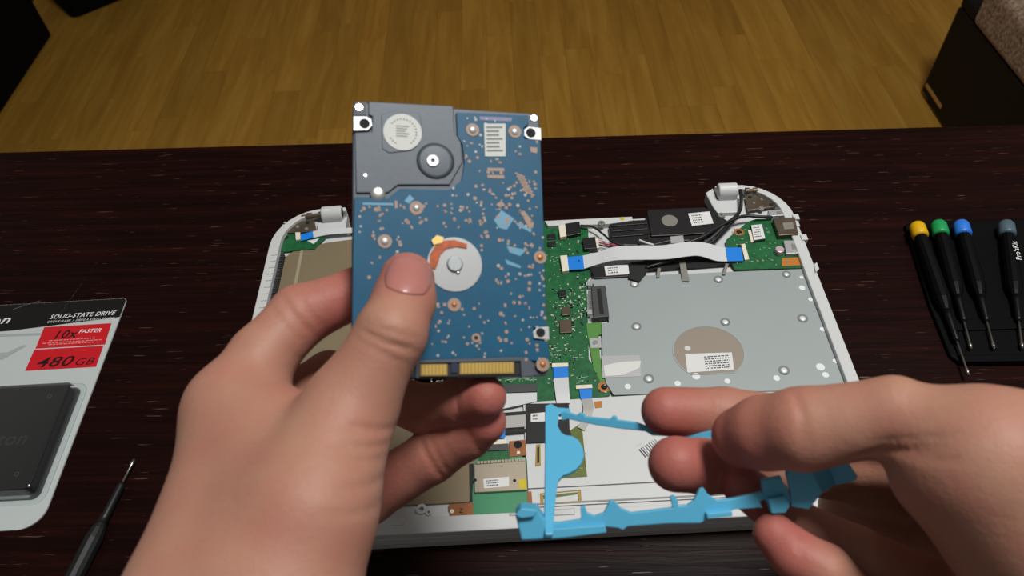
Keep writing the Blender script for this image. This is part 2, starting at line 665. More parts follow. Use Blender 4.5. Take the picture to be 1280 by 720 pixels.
def sticker(pts, z, parent=None, rows=4, fill=0.85, seed=1, inset=0.12):
    s_ = poly('label', pts, z, 0.15, paper, parent)
    q = [np.array(at(x, y, z)) for x, y in pts]
    a = q[0] + (q[1] - q[0]) * inset + (q[3] - q[0]) * inset
    b_ = q[1] + (q[0] - q[1]) * inset + (q[2] - q[1]) * inset
    c = q[3] + (q[2] - q[3]) * inset + (q[0] - q[3]) * inset
    if s_.parent == lap.o:
        micro(s_, a, b_, c, z, rows, fill, seed)
    else:
        s_.data.materials.append(ink)
        micro(s_.parent, a, b_, c, z, rows, fill, seed)
    return s_


def screw(px, py, z, r=2.2, name='screw', parent=None, m_=None, seg=16):
    c = at(px, py, z)
    s_ = lap.part(name, Geo().cyl((c[0], c[1], z - 1.0), r, 1.3, seg, r * 0.85), m_ or shiny, parent=parent)
    if parent is None:
        lap.part('screw_recess', Geo().box(c[0] - r * .45, c[0] + r * .45, c[1] - .25, c[1] + .25, z + .3, z + .34).box(c[0] - .25, c[0] + .25, c[1] - r * .45, c[1] + r * .45, z + .3, z + .34), dark_gr, parent=s_)
    return s_


# --- the tan shield under the keyboard
ZT = -5.0
x0, y0 = at(341, 317, ZT)[:2]
sh_r = at(597, 560, ZT)[0]
yb = at(520, 631, ZT)[1]
ytop = at(420, 300, ZT)[1]
shield = lap.part('keyboard_shield', Geo().prism([(11.5, 92), (11.5, y0 - 4), (16, y0 + 1), (40, ytop - 2), (68, ytop + 1), (85, ytop + 1), (85, 118), (sh_r + 1, 118), (sh_r, yb + 2), (sh_r - 6, yb), (13, yb), (11.5, yb + 6)], ZT - 1.2, ZT), tan, bevel=0.4)
sx = at(376, 322, ZT)[0]
lap.part('shield_seam', Geo().box(sx - 1.2, sx + 1.0, 120, ytop - 4, ZT, ZT + 0.3), mat('pale_tan', rgb(168, 158, 134), 0.5, 0.2), parent=shield)
# --- left hinge corner
hp_ = poly('hinge_plate', [(358, 277), (393, 275.5), (395.5, 288), (381, 290), (357, 291)], -2.5, 1.5, steel_dark, bevel=0.3)
for x, y in ((363, 280), (384.5, 278.5)):
    c = at(x, y, -2.5)
    lap.part('hinge_hole', Geo().cyl((c[0], c[1], -2.5), 1.6, 0.1), hole_m, parent=hp_)
for x, y in ((372, 283.5), (383, 286)):
    screw(x, y, -2.3, 1.5, 'hinge_screw', hp_)
a, b_ = at(377, 271, -1), at(403, 268.5, -1)
lap.part('hinge_shaft', Geo().lathe(a, b_, [(0, 1.4), (4, 1.4), (4, 2.4), (8, 2.4), (8, 1.7), (13, 1.7), (13, 2.6), (np.linalg.norm(b_ - a), 2.6)]), steel_dark)


def hinge_cover(p_left, p_right, rad, z, px_base):
    a_, c_ = at(*p_left, z), at(*p_right, z)
    L_ = np.linalg.norm(c_ - a_)
    cov = lap.part('hinge_cover', Geo().lathe(a_, c_, [(0, rad - .8), (.8, rad), (L_ - .8, rad), (L_, rad - .8), (L_, rad - 2.2), (L_ - 3, rad - 2.4)], 28), white_pl, smooth=False)
    soften(cov, 0.3)
    lap.part('hinge_front', Geo().box(a_[0] + .3, c_[0] - .3, min(a_[1], c_[1]) - rad + .6, min(a_[1], c_[1]) + rad - 2, -8, z), white_pl, parent=cov, bevel=0.6)
    lap.part('hinge_bracket', Geo().prism(pl(px_base, -3), -12, -3.0), white_pl, parent=cov, bevel=0.6)
    lap.part('hinge_bore', Geo().lathe(c_ - (c_ - a_) / L_ * 0.5, c_ + (c_ - a_) / L_ * 0.3, [(0, rad - 2.6), (0.8, rad - 2.6)]), dark_gr, parent=cov)


hinge_cover((402.5, 268), (428, 266), 5.6, 1.0, [(396, 279), (404, 276), (431, 274), (433, 284), (424, 288), (397, 288)])
lb = poly('button_board', [(351, 304), (354.5, 292), (368, 292), (369, 301), (408, 295.5), (393, 311), (351, 314.5)], -4, 1.0, green)
c = at(357.5, 297, -4)
lap.part('board_hole', Geo().cyl((c[0], c[1], -4), 1.9, 0.08), hole_m, parent=lb)
poly('connector', [(369, 290), (375, 289.5), (375.5, 299), (370, 300)], -2.6, 1.4, cream, lb)
poly('ribbon_end', [(376, 293), (391, 289), (392, 297), (376.5, 301)], -2.8, 0.3, blue_tab, lb)
rb = lap.part('ribbon_cable', Geo().strip([at(391, 289, -2.7), at(410, 286, -1.8), at(440, 284.5, -2.5), at(470, 283, -3)], [at(392, 297, -2.7), at(412, 293, -1.8), at(442, 291, -2.5), at(470, 290, -3)], 0.3), ribbon_m, smooth=False)
poly('label', [(384, 301), (399, 298), (392, 305)], -3.7, 0.15, paper, lb)
g = Geo()
for k in range(9):
    p = at(345.5 + k * 1.5, 304 - k * 3.2, -3)
    g.box(p[0] - 1.6, p[0] + 1.6, p[1] - .5, p[1] + .5, -9, -2.6)
lap.part('corner_rib', g, white_in, kind='stuff')

# --- motherboard
ZM = -5.0
mb = lap.part('motherboard', Geo().prism(pl([(480, 300), (560, 283), (683, 276), (735, 285), (738, 345), (733, 352), (735, 403), (736, 449), (757, 478), (764, 484), (762, 494), (744, 498), (712, 501), (671, 502), (600, 506), (480, 512)], ZM), ZM - 1.2, ZM), green)
poly('board_edge', [(733, 404), (752, 403), (753.5, 417), (748, 419), (750, 445), (757, 478), (764, 484), (755, 487), (742, 460), (735, 420)], ZM + .15, 0.15, green_lt, mb)
poly('screw_plate', [(737, 423), (751.5, 422), (752, 434.5), (738.5, 435)], ZM + .5, 0.4, silver, mb)
screw(744, 428, ZM + .9, 1.9, 'board_screw', mb)
for x, y in ((755, 484),):
    c = at(x, y, ZM)
    lap.part('copper_ring', Geo().washer((c[0], c[1], ZM), 2.0, 3.9, 0.35), copper, parent=mb)
    lap.part('ring_hole', Geo().cyl((c[0], c[1], ZM), 2.0, 0.3), hole_m, parent=mb)
for pts, hh in (([(684, 293), (694, 292), (695, 298), (685, 299)], 1.2), ([(684, 302), (694, 301), (695, 307), (685, 308)], 1.2),
            ([(698, 363), (707, 362), (708, 370), (699, 371)], 1.4), ([(699, 400), (714, 399), (715, 415), (700, 416)], 2), ([(702, 384), (712, 383), (713, 393), (703, 394)], 2),
            ([(711, 286), (722, 285), (723, 294), (712, 295)], 1.3), ([(712, 380), (716, 380), (716, 384), (712, 384)], 1.2), ([(714, 402), (718, 402), (718, 406), (714, 406)], 1.2)):
    big = hh == 2
    poly('inductor' if big else 'chip', pts, ZM + hh, hh, steel_dark if big else chip_m, mb, bevel=0.2)
rs = random.Random(3)
g, g2 = Geo(), Geo()
for k in range(230):
    zone = rs.choice([(683, 738, 288, 330), (690, 730, 355, 415), (690, 730, 355, 415), (688, 728, 375, 412), (686, 735, 415, 455), (684, 760, 455, 495), (500, 660, 462, 478), (725, 737, 340, 400)])
    x, y = rs.uniform(zone[0], zone[1]), rs.uniform(zone[2], zone[3])
    if x > 734 and y < 452:
        x -= 12
    p = at(x, y, ZM)
    w, h = rs.choice([(0.5, 1.0), (1.0, 0.5), (0.8, 1.5), (1.4, 0.8)])
    (g if rs.random() < .62 else g2).box(p[0] - w / 2, p[0] + w / 2, p[1] - h / 2, p[1] + h / 2, ZM, ZM + rs.uniform(.3, .8))
lap.part('small_component', g, mat('pale_component', rgb(186, 190, 176), 0.5), parent=mb, kind='stuff')
lap.part('tiny_chip', g2, chip_m, parent=mb, kind='stuff')
g = Geo()
for (xa, xb, ya, yb_, nn) in ((688, 700, 430, 452, 9), (685, 735, 438, 450, 20), (690, 728, 356, 414, 34), (684, 700, 318, 352, 14), (630, 668, 470, 477, 60), (500, 560, 468, 480, 30), (716, 732, 470, 480, 10)):
    for k in range(nn):
        p = at(rs.uniform(xa, xb), rs.uniform(ya, yb_), ZM)
        w, h = rs.choice([(1.6, .18), (.18, 1.5), (.5, .4), (2.2, .2)])
        g.box(p[0], p[0] + w, p[1], p[1] + h, ZM, ZM + 0.06)
lap.part('silkscreen_mark', g, silk, parent=mb, kind='stuff')
# drive socket
sk = poly('drive_socket', [(739, 358), (757, 356.5), (761.5, 395), (742, 397)], -0.5, 4.5, dark_gr, bevel=0.4)
g = Geo()
for k in range(22):
    q = np.array(at(740.5 + k * .13, 361 + k * 1.55, -0.5))
    g.box(q[0] - 3, q[0] + .2, q[1] - .3, q[1] + .3, -3.2, -2.4)
lap.part('socket_pin', g, shiny, parent=sk, kind='stuff')
poly('socket_slot', [(746, 361), (751, 360.5), (755, 392), (749.5, 392.5)], -0.42, 0.1, blk, sk)
for x, y in ((737.5, 355), (737, 391)):
    c = at(x, y, -3)
    lap.part('socket_peg', Geo().box(c[0] - 1.5, c[0] + 1.5, c[1] - 2, c[1] + 2, -5, -2.2), silver, parent=sk)
# lower connectors and ribbons
cn = poly('ribbon_connector', [(690, 454), (710, 453.5), (710.5, 458), (690, 459)], ZM + 1.6, 1.6, cream, mb)
poly('ribbon_end', [(691.5, 458.5), (710, 458), (710.5, 471.5), (692, 472.5)], ZM + 1.3, .3, blue_tab, mb)
lap.part('ribbon_cable', Geo().strip([at(692, 472, ZM + 1.2), at(694, 490, ZM + 2.5), at(696, 505, ZM + 1.5)], [at(710.5, 471, ZM + 1.2), at(711.5, 488, ZM + 2.5), at(713, 504, ZM + 1.5)], .3), ribbon_m)
poly('ribbon_connector', [(720, 481.5), (740, 480.5), (740.5, 485), (720, 486)], ZM + 1.6, 1.6, cream, mb)
poly('ribbon_end', [(724, 486.5), (740, 486), (740, 497.5), (726, 499)], ZM + 1.3, .3, blue_tab, mb)
lap.part('ribbon_cable', Geo().strip([at(727, 499, ZM + 1.2), at(729, 510, ZM + 2.5), at(728, 522, ZM + 2), at(722, 534, ZM + 1.5)], [at(740, 497.5, ZM + 1.2), at(742, 510, ZM + 2.5), at(738, 524, ZM + 2), at(731, 538, ZM + 1.5)], .3), ribbon_g)
poly('orange_film', [(743, 502), (752, 501), (752.5, 509), (744, 510)], ZM + .8, .3, orange)
slot = poly('board_connector', [(520, 486), (671, 479), (671, 489), (520, 496)], ZM + 2.2, 2.2, dark_gr, mb, bevel=.3)
lap.part('wide_ribbon', Geo().strip([at(520, 497, ZM + 1.8), at(600, 493, ZM + 1.8), at(671, 490.5, ZM + 1.8)], [at(520, 522, ZM + 1.4), at(600, 516, ZM + 1.4), at(671, 501.5, ZM + 1.4)], .4), ribbon_m)

# --- right side: steel plate of the optical bay
ZP = -3.6
pts = [(737, 349), (790, 345), (905, 340), (1003, 336), (1009, 349), (1013, 362), (1017, 366), (1019, 380), (1026, 389), (1029, 402), (1033, 412), (1040, 418), (1042, 432), (1049, 446), (1052, 458), (1058, 468), (1063, 486), (900, 490), (767, 493.5), (757, 478), (753, 446), (752, 404), (761, 403), (759, 380)]
plate = poly('bay_plate', pts, ZP, 0.8, steel, bevel=.25)


def c5(x, y):
    return x / 2.667 + 670, y / 2.667 + 220


boss_m = mat('dark_grey_boss', rgb(122, 128, 126), .5, .2)
screw_w = mat('bright_zinc', rgb(226, 230, 230), .35, .15)
rivet_w = mat('white_rivet_paint', rgb(228, 234, 236), .45)
for (x, y), r in [((328, 360), 3.1), ((608, 345), 3.1), ((335, 502), 3.1), ((631, 487), 3.1), ((889, 475), 3.3), ((827, 648), 3.3), ((376, 676), 3.2), ((835, 328), 2.8)]:
    c = at(*c5(x, y), ZP)
    lap.part('boss', Geo().washer((c[0], c[1], ZP - .1), r * .62, r * 1.02, .5), boss_m, parent=plate)
    lap.part('boss_screw', Geo().dome((c[0], c[1], ZP - .05), r * .66, .7), screw_w, parent=plate, smooth=True)
for (x, y), r in [((887, 373), 2.0), ((915, 412), 1.5), ((955, 511), 1.7), ((802, 674), 2.0), ((948, 637), 2.6), ((965, 663), 2.0), ((998, 617), 1.7), ((306, 702), 1.9), ((472, 692), 1.9), ((638, 684), 1.8), ((534, 668), 2.4), ((885, 338), 1.3)]:
    c = at(*c5(x, y), ZP)
    lap.part('white_rivet', Geo().cyl((c[0], c[1], ZP - .1), r, .25), rivet_w, parent=plate)
ce = at(885.6, 440, ZP)
ell = [(ce[0] + 22.5 * math.cos(t), max(ce[1] + 20.5 * math.sin(t), ce[1] - 16.8)) for t in [2 * math.pi * k / 40 for k in range(40)]]
wd = lap.part('plate_window', Geo().prism(ell, ZP, ZP + .12), mat('taupe_film', rgb(150, 140, 128), .45, .2), parent=plate)
lap.part('window_edge', Geo().ring(ell, [(ce[0] + (x - ce[0]) * .965, ce[1] + (y - ce[1]) * .965) for x, y in ell], ZP + .12, ZP + .3), steel, parent=plate)
c = at(*c5(505, 575), ZP)
lap.part('white_rivet', Geo().cyl((c[0], c[1], ZP + .1), 1.9, .15), white_plate, parent=plate)
q = [c5(497, 593), c5(653, 588), c5(660, 645), c5(505, 655)]
lab = poly('label', q, ZP + .35, .2, paper)
A_, B_, C_ = at(*c5(560, 600), ZP + .35), at(*c5(648, 594), ZP + .35), at(*c5(566, 646), ZP + .35)
micro(lab, A_, B_, C_, ZP + .35, 6, .92, 5)
sp = poly('spring_plate', [c5(218, 600), c5(345, 597), c5(350, 668), c5(222, 672)], ZP + .25, .2, silver)
poly('embossed_strip', [c5(225, 632), c5(280, 620), c5(350, 616), c5(345, 640), c5(290, 664), c5(230, 668)], ZP + .55, .3, mat('frosted_film', rgb(216, 218, 216), .5), sp)
# right rim step
poly('right_ledge', [(1018, 330), (1021, 328), (1024, 336), (1020, 340)], 1.6, 2, white_pl)

# --- interface board at the right back corner


def c4(x, y):
    return x / 4 + 860, y / 4 + 220


ZB = -3.0
ub = poly('interface_board', [c4(190, 320), c4(300, 228), c4(340, 215), c4(420, 215), c4(440, 285), c4(560, 300), c4(592, 400), c4(575, 460), c4(240, 468), c4(205, 420)], ZB, 1.2, green)
poly('board_edge', [c4(240, 468), c4(575, 460), c4(570, 470), c4(242, 478)], ZB - 1.0, 1.4, blk, ub)
c = at(*c4(255, 282), ZB)
lap.part('copper_ring', Geo().washer((c[0], c[1], ZB), 2.0, 3.6, .3), copper, parent=ub)
lap.part('ring_hole', Geo().cyl((c[0], c[1], ZB), 2.0, .2), hole_m, parent=ub)
ch = poly('module', [c4(315, 245), c4(370, 240), c4(387, 315), c4(330, 325)], ZB + 2.2, 2.0, blk, ub, bevel=.2)
sticker([c4(316, 246), c4(369, 241), c4(386, 311), c4(330, 320)], ZB + 2.35, ub, 5, .8, 8)
poly('connector', [c4(300, 272), c4(314, 270), c4(330, 328), c4(316, 330)], ZB + 1.2, 1.2, cream, ub)
poly('ribbon_connector', [c4(258, 342), c4(285, 337), c4(307, 415), c4(278, 420)], ZB + 1.8, 1.8, cream, ub, bevel=.2)
poly('connector_latch', [c4(252, 345), c4(266, 342), c4(285, 420), c4(270, 422)], ZB + 2.0, 1.9, blk, ub)
c = at(*c4(453, 385), ZB)
lap.part('capacitor', Geo().cyl((c[0], c[1], ZB), 3.0, 4.2, 24), cap_m, parent=ub, bevel=.4)
poly('orange_film', [c4(470, 410), c4(588, 405), c4(590, 445), c4(470, 450)], ZB + .3, .2, orange, ub)
c = at(*c4(497, 430), ZB)
lap.part('film_rivet', Geo().cyl((c[0], c[1], ZB + .3), 1.1, .25), shiny, parent=ub)
g = Geo()
for k in range(46):
    p = at(*c4(rs.uniform(225, 440), rs.uniform(245, 455)), ZB)
    w, h = rs.choice([(.6, 1.1), (1.1, .6), (1.4, .8)])
    g.box(p[0], p[0] + w, p[1], p[1] + h, ZB, ZB + .5)
lap.part('small_component', g, mat('grey_component', rgb(150, 160, 140), .5), parent=ub, kind='stuff')
for pts, hh, nm in (([c4(425, 212), c4(535, 205), c4(552, 290), c4(455, 296)], 7.0, 'network_port'), ([c4(478, 322), c4(575, 320), c4(590, 382), c4(492, 388)], 5.0, 'display_port'), ([c4(400, 170), c4(512, 168), c4(515, 194), c4(410, 200)], 5.0, 'usb_port')):
    pt = poly(nm, pts, ZB + hh - 2.5, hh, steel_dark if hh > 6 else silver, bevel=.3)
    z_ = ZB + hh - 2.5
    qq = [np.array(at(x, y, z_)) for x, y in pts]
    e0, e1 = qq[0] + (qq[1] - qq[0]) * .35, qq[3] + (qq[2] - qq[3]) * .35
    f0, f1 = qq[0] + (qq[1] - qq[0]) * .85, qq[3] + (qq[2] - qq[3]) * .85
    k_ = [e0 + (e1 - e0) * .3, f0 + (f1 - f0) * .3, f0 + (f1 - f0) * .7, e0 + (e1 - e0) * .7]
    lap.part('shield_tab', Geo().prism([tuple(v_[:2]) for v_ in k_], z_, z_ + .25), disc_m, parent=pt)
for x, y in ((525, 210), (565, 312), (525, 245)):
    c = at(*c4(x, y), 0)
    lap.part('port_lug', Geo().box(c[0], c[0] + 4, c[1] - 2.5, c[1] + 2.5, -3, 1.2), white_pl, parent=base)
# right hinge
hinge_cover((897, 239), (921, 238), 5.8, 1.5, [(882, 241), (891, 235), (896, 249), (924, 248), (924, 265), (897, 266), (891, 258)])
hp_ = poly('hinge_plate', [c4(285, 95), c4(432, 95), c4(440, 150), c4(300, 172)], -2.5, 1.5, steel_dark, bevel=.3)
for x, y in ((310, 106), (398, 100), (415, 143)):
    c = at(*c4(x, y), -2.5)
    lap.part('hinge_hole', Geo().cyl((c[0], c[1], -2.5), 1.5, .1), hole_m, parent=hp_)
for x, y in ((368, 160), (330, 135), (368, 118)):
    screw(*c4(x, y), -2.2, 1.9 if y > 150 else 1.1, 'hinge_screw', hp_)
c0_, c1_ = at(*c4(285, 75), -1), at(*c4(350, 72), -1)
lap.part('hinge_shaft', Geo().lathe(c0_, c1_, [(0, 2.4), (3, 2.4), (3, 1.6), (6, 1.6), (6, 2.2), (9, 2.2)]), steel_dark)
for k in range(5):
    c = at(*c4(440 + k * 13, 118 + k * 13), -2)
    lap.part('corner_rib', Geo().box(c[0] - .5, c[0] + .5, c[1] - 5, c[1] + 5, -11, -2.5), white_in, parent=base)

# --- black fan housing, wires and ribbon along the back
fan = poly('fan_housing', [c5(242, 168), c5(258, 150), c5(365, 145), c5(372, 112), c5(560, 103), c5(600, 120), c5(640, 150), c5(575, 215), c5(450, 215), c5(380, 232), c5(250, 228)], -3, 6, blk, bevel=.6)
poly('fan_step', [c5(370, 118), c5(558, 108), c5(598, 188), c5(480, 196), c5(384, 200)], -1.2, 1.8, blk, fan, bevel=.4)
for y in (168, 186, 204):
    a, b_ = at(*c5(252, y), -3), at(*c5(372, y - 9), -3)
    lap.part('rib', Geo().prism([(a[0], a[1] - .7), (b_[0], b_[1] - .7), (b_[0], b_[1] + .7), (a[0], a[1] + .7)], -3, -1.9), blk, parent=fan, bevel=.2)
c = at(*c5(445, 150), -1.2)
lap.part('metal_disc', Geo().cyl((c[0], c[1], -1.2), 5.8, .4, 28), disc_m, parent=fan)
sticker([c5(507, 125), c5(578, 118), c5(592, 158), c5(520, 166)], -1.05, fan, 4, .6, 9)
for x, y in ((218, 157), (618, 130)):
    screw(*c5(x, y), -1.5, 2.9, 'corner_screw', None, disc_m)
bs = poly('back_strip', [c5(30, 150), c5(235, 140), c5(320, 136), c5(322, 148), c5(240, 160), c5(40, 166)], -2.2, 5, white_pl)
c = at(*c5(288, 143), -2.2)
lap.part('strip_screw', Geo().cyl((c[0], c[1], -2.2), 1.5, .4), yellow_st, parent=bs)
poly('lower_bracket', [(795, 331), (822, 317), (915, 319), (919, 329), (850, 334), (800, 337)], -2.6, 2, blk)
poly('foil_tab', [c5(478, 285), c5(497, 285), c5(512, 350), c5(488, 350)], -2.2, .3, disc_m)
poly('foil_tab', [c5(405, 308), c5(416, 306), c5(413, 336), c5(402, 338)], -2.2, .3, disc_m)
poly('foil_tab', [c5(632, 292), c5(642, 292), c5(632, 328), c5(622, 328)], -2.2, .3, disc_m)
poly('grey_tape', [c5(448, 202), c5(490, 198), c5(494, 222), c5(450, 224)], 3.0, .3, mat('grey_tape', rgb(168, 166, 170), .5))
pk = poly('antenna_plug', [c5(180, 308), c5(228, 300), c5(312, 290), c5(316, 333), c5(232, 338), c5(196, 340)], -1.8, 3, blk, bevel=.3)
sticker([c5(228, 301), c5(307, 294), c5(311, 327), c5(233, 332)], -1.65, pk, 3, .55, 4)
poly('black_tape', [c5(316, 288), c5(368, 282), c5(374, 315), c5(345, 352), c5(308, 340)], -1.5, .6, blk_tape)
for pts, m_ in (([c5(75, 165), c5(97, 161), c5(102, 200), c5(80, 204)], cream), ([c5(97, 158), c5(145, 151), c5(150, 190), c5(102, 200)], blk), ([c5(155, 207), c5(198, 202), c5(204, 240), c5(160, 243)], blk), ([c5(196, 206), c5(208, 205), c5(212, 238), c5(202, 240)], cream), ([c5(80, 265), c5(104, 263), c5(110, 315), c5(88, 318)], cream)):
    poly('plug', pts, ZM + 3.4, 3.2, m_, mb, bevel=.3)


def wire(pts, r, m_, name='wire'):
    return lap.part(name, Geo().tube([at(*p) for p in pts], r), m_, smooth=True)


wire([(*c5(150, 165), -2), (*c5(190, 170), -1), (*c5(225, 195), -1), (*c5(260, 222), 0), (*c5(330, 240), -1)], .75, wire_m)
wire([(*c5(208, 212), -2), (*c5(240, 220), -1.5), (*c5(300, 232), -1), (*c5(350, 245), -1.5)], .55, wire_w)
wire([(*c5(208, 222), -2), (*c5(240, 228), -1.5), (*c5(300, 236), -1), (*c5(350, 248), -1.5)], .55, wire_r)
wire([(*c5(208, 230), -2), (*c5(250, 236), -1.5), (*c5(320, 245), -1)], .55, wire_m)
wire([(*c4(262, 70), 2), (*c4(266, 120), 1.5), (*c4(258, 175), 0), (*c4(215, 222), .5), (*c4(110, 280), 1), (*c4(30, 322), 0), (*c4(-40, 345), -1)], 1.35, wire_m, 'cable')
wire([(*c4(420, 207), -1), (*c4(360, 204), .5), (*c4(290, 200), 1), (*c4(230, 216), 1.5), (*c4(140, 262), 1.5), (*c4(60, 310), 1), (*c4(-60, 350), -1)], 1.2, wire_m, 'cable')
wire([(*c4(225, 225), 0), (*c4(170, 280), .5), (*c4(120, 330), 0), (*c4(40, 370), -1)], 1.3, wire_m, 'cable')
wire([(*c4(205, 225), 0), (*c4(140, 290), .5), (*c4(80, 335), 0), (*c4(10, 365), -1)], 1.0, dark_gr, 'cable')
wire([(*c5(365, 305), -1), (*c5(420, 290), 0), (*c5(460, 282), -1)], .9, wire_m)
wire([(*c5(345, 214), 1), (*c5(365, 222), 2), (*c5(392, 230), 1)], .8, wire_w)
up = [(155, 265, -2), (200, 256, 0), (260, 236, 3), (330, 232, 4), (420, 231, 4.5), (500, 220, 5), (560, 222, 4), (620, 237, 0), (640, 239, -.8)]
dn = [(160, 309, -2), (210, 293, 0), (260, 281, 3), (320, 279, 4), (430, 277, 4.5), (500, 268, 5), (545, 266, 4), (600, 282, 0), (640, 284, -.8)]
rib = lap.part('ribbon_cable', Geo().strip([at(*c5(x, y), z) for x, y, z in up], [at(*c5(x, y), z) for x, y, z in dn], .4), ribbon_m, label='long white ribbon cable with blue ends')
lap.part('ribbon_end', Geo().strip([at(*c5(104, 270), -2.4), at(*c5(156, 265), -1.9)], [at(*c5(110, 313), -2.4), at(*c5(161, 310), -1.9)], .35), blue_tab, parent=rib)
lap.part('ribbon_end', Geo().strip([at(*c5(630, 238), -.6), at(*c5(684, 238), -1)], [at(*c5(638, 284), -.6), at(*c5(692, 283), -1)], .35), blue_tab, parent=rib)
c = at(*c5(143, 282), -1.9)
lap.part('ribbon_dot', Geo().cyl((c[0], c[1], -2), .6, .1), hole_m, parent=rib)

# --- front: white touchpad plate, wireless card, tape
ZF = -4.6


def c2(x, y):
    return x / 2.88 + 480, y / 2.88 + 430


xr = 371.5
yA = at(900, 490, ZF)[1]
yl = at(662, 634, ZF)[1]
xL = at(659, 600, ZF)[0]
tp = lap.part('touchpad_plate', Geo().prism([(xL, yl), (xL, at(659, 503, ZF)[1]), (at(765, 494, ZF)[0], at(765, 496, ZF)[1]), (xr, yA + 1), (xr, yl)], ZF - 1, ZF), white_plate)
yf = at(640, 641, 0)[1]
lap.part('palm_rest', Geo().box(5, 375, 5, yf, -7, -.2), white_pl, bevel=.4)
lap.part('palm_shelf', Geo().box(7, 373, yf, yl - .4, -7, ZF - .2), white_in, bevel=.3)
lap.part('touchpad_seam', Geo().box(xL, xr - 3, at(740, 607, ZF)[1] - .35, at(740, 607, ZF)[1] + .35, ZF, ZF + .08), dark_gr, parent=tp)
lap.part('touchpad_step', Geo().box(xL + 4, xr - 3, yl + 1.0, yl + 1.9, ZF, ZF + .4), mat('grey_seam', rgb(140, 140, 138), .6), parent=tp)
wn_ = poly('plate_window', [(693, 552), (727, 528), (734, 596), (702, 598)], ZF + .1, .1, olive, tp)
g = Geo()
for k in range(24):
    p = at(rs.uniform(700, 731), rs.uniform(552, 594), ZF + .1)
    g.box(p[0], p[0] + rs.uniform(.4, 1.2), p[1], p[1] + rs.uniform(.4, .9), ZF + .1, ZF + .4)
lap.part('small_component', g, mat('ochre_component', rgb(170, 158, 80), .5), parent=tp, kind='stuff')
fr = [tuple(at(x, y, ZF)[:2]) for x, y in ((675, 617), (726, 612.5), (727, 627), (676, 631))]
fc = np.mean(fr, axis=0)
lap.part('slot_frame', Geo().ring(fr, [tuple(fc + (np.array(p) - fc) * .86) for p in fr], ZF, ZF + .5), mat('ochre_frame', rgb(150, 124, 58), .45, .3), parent=tp)
poly('slot', [(678, 619), (724, 615), (724.5, 617.5), (700, 621), (678, 624)], ZF + .1, .1, olive, tp)
poly('slot', [(722, 622), (726, 621.5), (726.5, 626), (722.5, 626.5)], ZF + .15, .1, hole_m, tp)
poly('gold_clip', [(670, 556), (675.5, 555), (676, 582), (669, 583)], ZF + .3, .3, mat('ochre_clip', rgb(158, 136, 70), .4, .4), tp)
poly('clip_slot', [(671.5, 559), (674, 558.5), (674, 578), (671.5, 578.5)], ZF + .4, .1, hole_m, tp)
lap.text('L12', 2.6, at(795, 559, ZF), ink, tp, ax=at(804, 553, ZF) - at(795, 559, ZF), ay=(.75, .8, 0), bold=.01)
g = Geo()
p0 = at(798, 562, ZF)
for k in range(9):
    w = rs.choice([.3, .5, .3, .7])
    o_ = np.array([p0[0] + k * 1.25, p0[1] + k * .75])
    g.prism([tuple(o_), tuple(o_ + [w, w * .5]), tuple(o_ + [w + 3.2, w * .5 - 5.4]), tuple(o_ + [3.2, -5.4])], ZF, ZF + .05)
lap.part('barcode', g, ink, parent=tp, kind='stuff')
# touchpad ribbons and black tape
lap.part('flat_strip', Geo().strip([at(600, 522, ZF + .6), at(630, 519, ZF + .6), at(662, 517, ZF + .6)], [at(600, 537, ZF + .6), at(630, 535, ZF + .6), at(662, 533, ZF + .6)], .4), ribbon_g)
for ya in (515, 537):
    lap.part('black_strip', Geo().strip([at(600, ya + 3, ZF + .9), at(660, ya - 1.5, ZF + .9)], [at(600, ya + 7, ZF + .9), at(660, ya + 2.5, ZF + .9)], .4), blk_tape)
tape = poly('black_tape', [(657, 504.5), (711, 503.5), (712, 536), (716, 549), (700, 552), (658, 553.5)], ZF + 1.4, 1.2, blk_tape, bevel=.3)
sticker([(663.5, 517), (683, 515), (683, 526.5), (663.5, 527.5)], ZF + 1.55, tape, 2, .4, 6)
sticker([(698, 515.5), (709, 514.5), (709, 523), (698, 524.5)], ZF + 1.55, tape, 1, .2, 6)
poly('blue_tab', [c2(388, 303), c2(436, 290), c2(436, 338), c2(398, 342)], ZF + 1.0, .4, blue_tab)
# wireless card
wc = poly('wireless_card', [c2(345, 388), c2(450, 380), c2(514, 415), c2(524, 612), c2(322, 620), c2(318, 540), c2(326, 430)], ZF, 1.0, green_pl)
poly('card_top', [c2(345, 388), c2(450, 380), c2(456, 424), c2(338, 432)], ZF + .2, .15, green, wc)
poly('shield_can', [c2(325, 434), c2(510, 420), c2(516, 524), c2(326, 534)], ZF + 2.2, 2.1, can_m, wc, bevel=.3)
g = Geo()
for k in range(14):
    p = at(*c2(340 + k * 12.5, 428 - k * .8), ZF + 1.6)
    g.box(p[0] - .8, p[0] + .8, p[1] - .5, p[1] + 1.2, ZF, ZF + 1.4)
lap.part('can_tooth', g, can_m, parent=wc, kind='stuff')
poly('can_dark_edge', [c2(306, 432), c2(322, 430), c2(324, 575), c2(308, 570)], ZF - .2, 1, blk, wc)  # black strip along the left edge of the can
sticker([c2(357, 486), c2(450, 478), c2(450, 512), c2(360, 520)], ZF + 2.35, wc, 3, .62, 7)
poly('yellow_sticker', [c2(484, 488), c2(512, 485), c2(513, 520), c2(487, 522)], ZF + 2.35, .15, yellow_st, wc)
for x, y in ((328, 490), (470, 492)):
    c = at(*c2(x, y), ZF + 2.2)
    lap.part('can_hole', Geo().cyl((c[0], c[1], ZF + 2.2), .95, .06), hole_m, parent=wc)
poly('connector', [c2(378, 347), c2(440, 342), c2(441, 358), c2(380, 362)], ZF + 1.6, 1.4, cream, wc)
poly('dark_connector', [c2(373, 363), c2(446, 358), c2(447, 380), c2(374, 384)], ZF + 1.2, 1.2, dark_gr, wc)
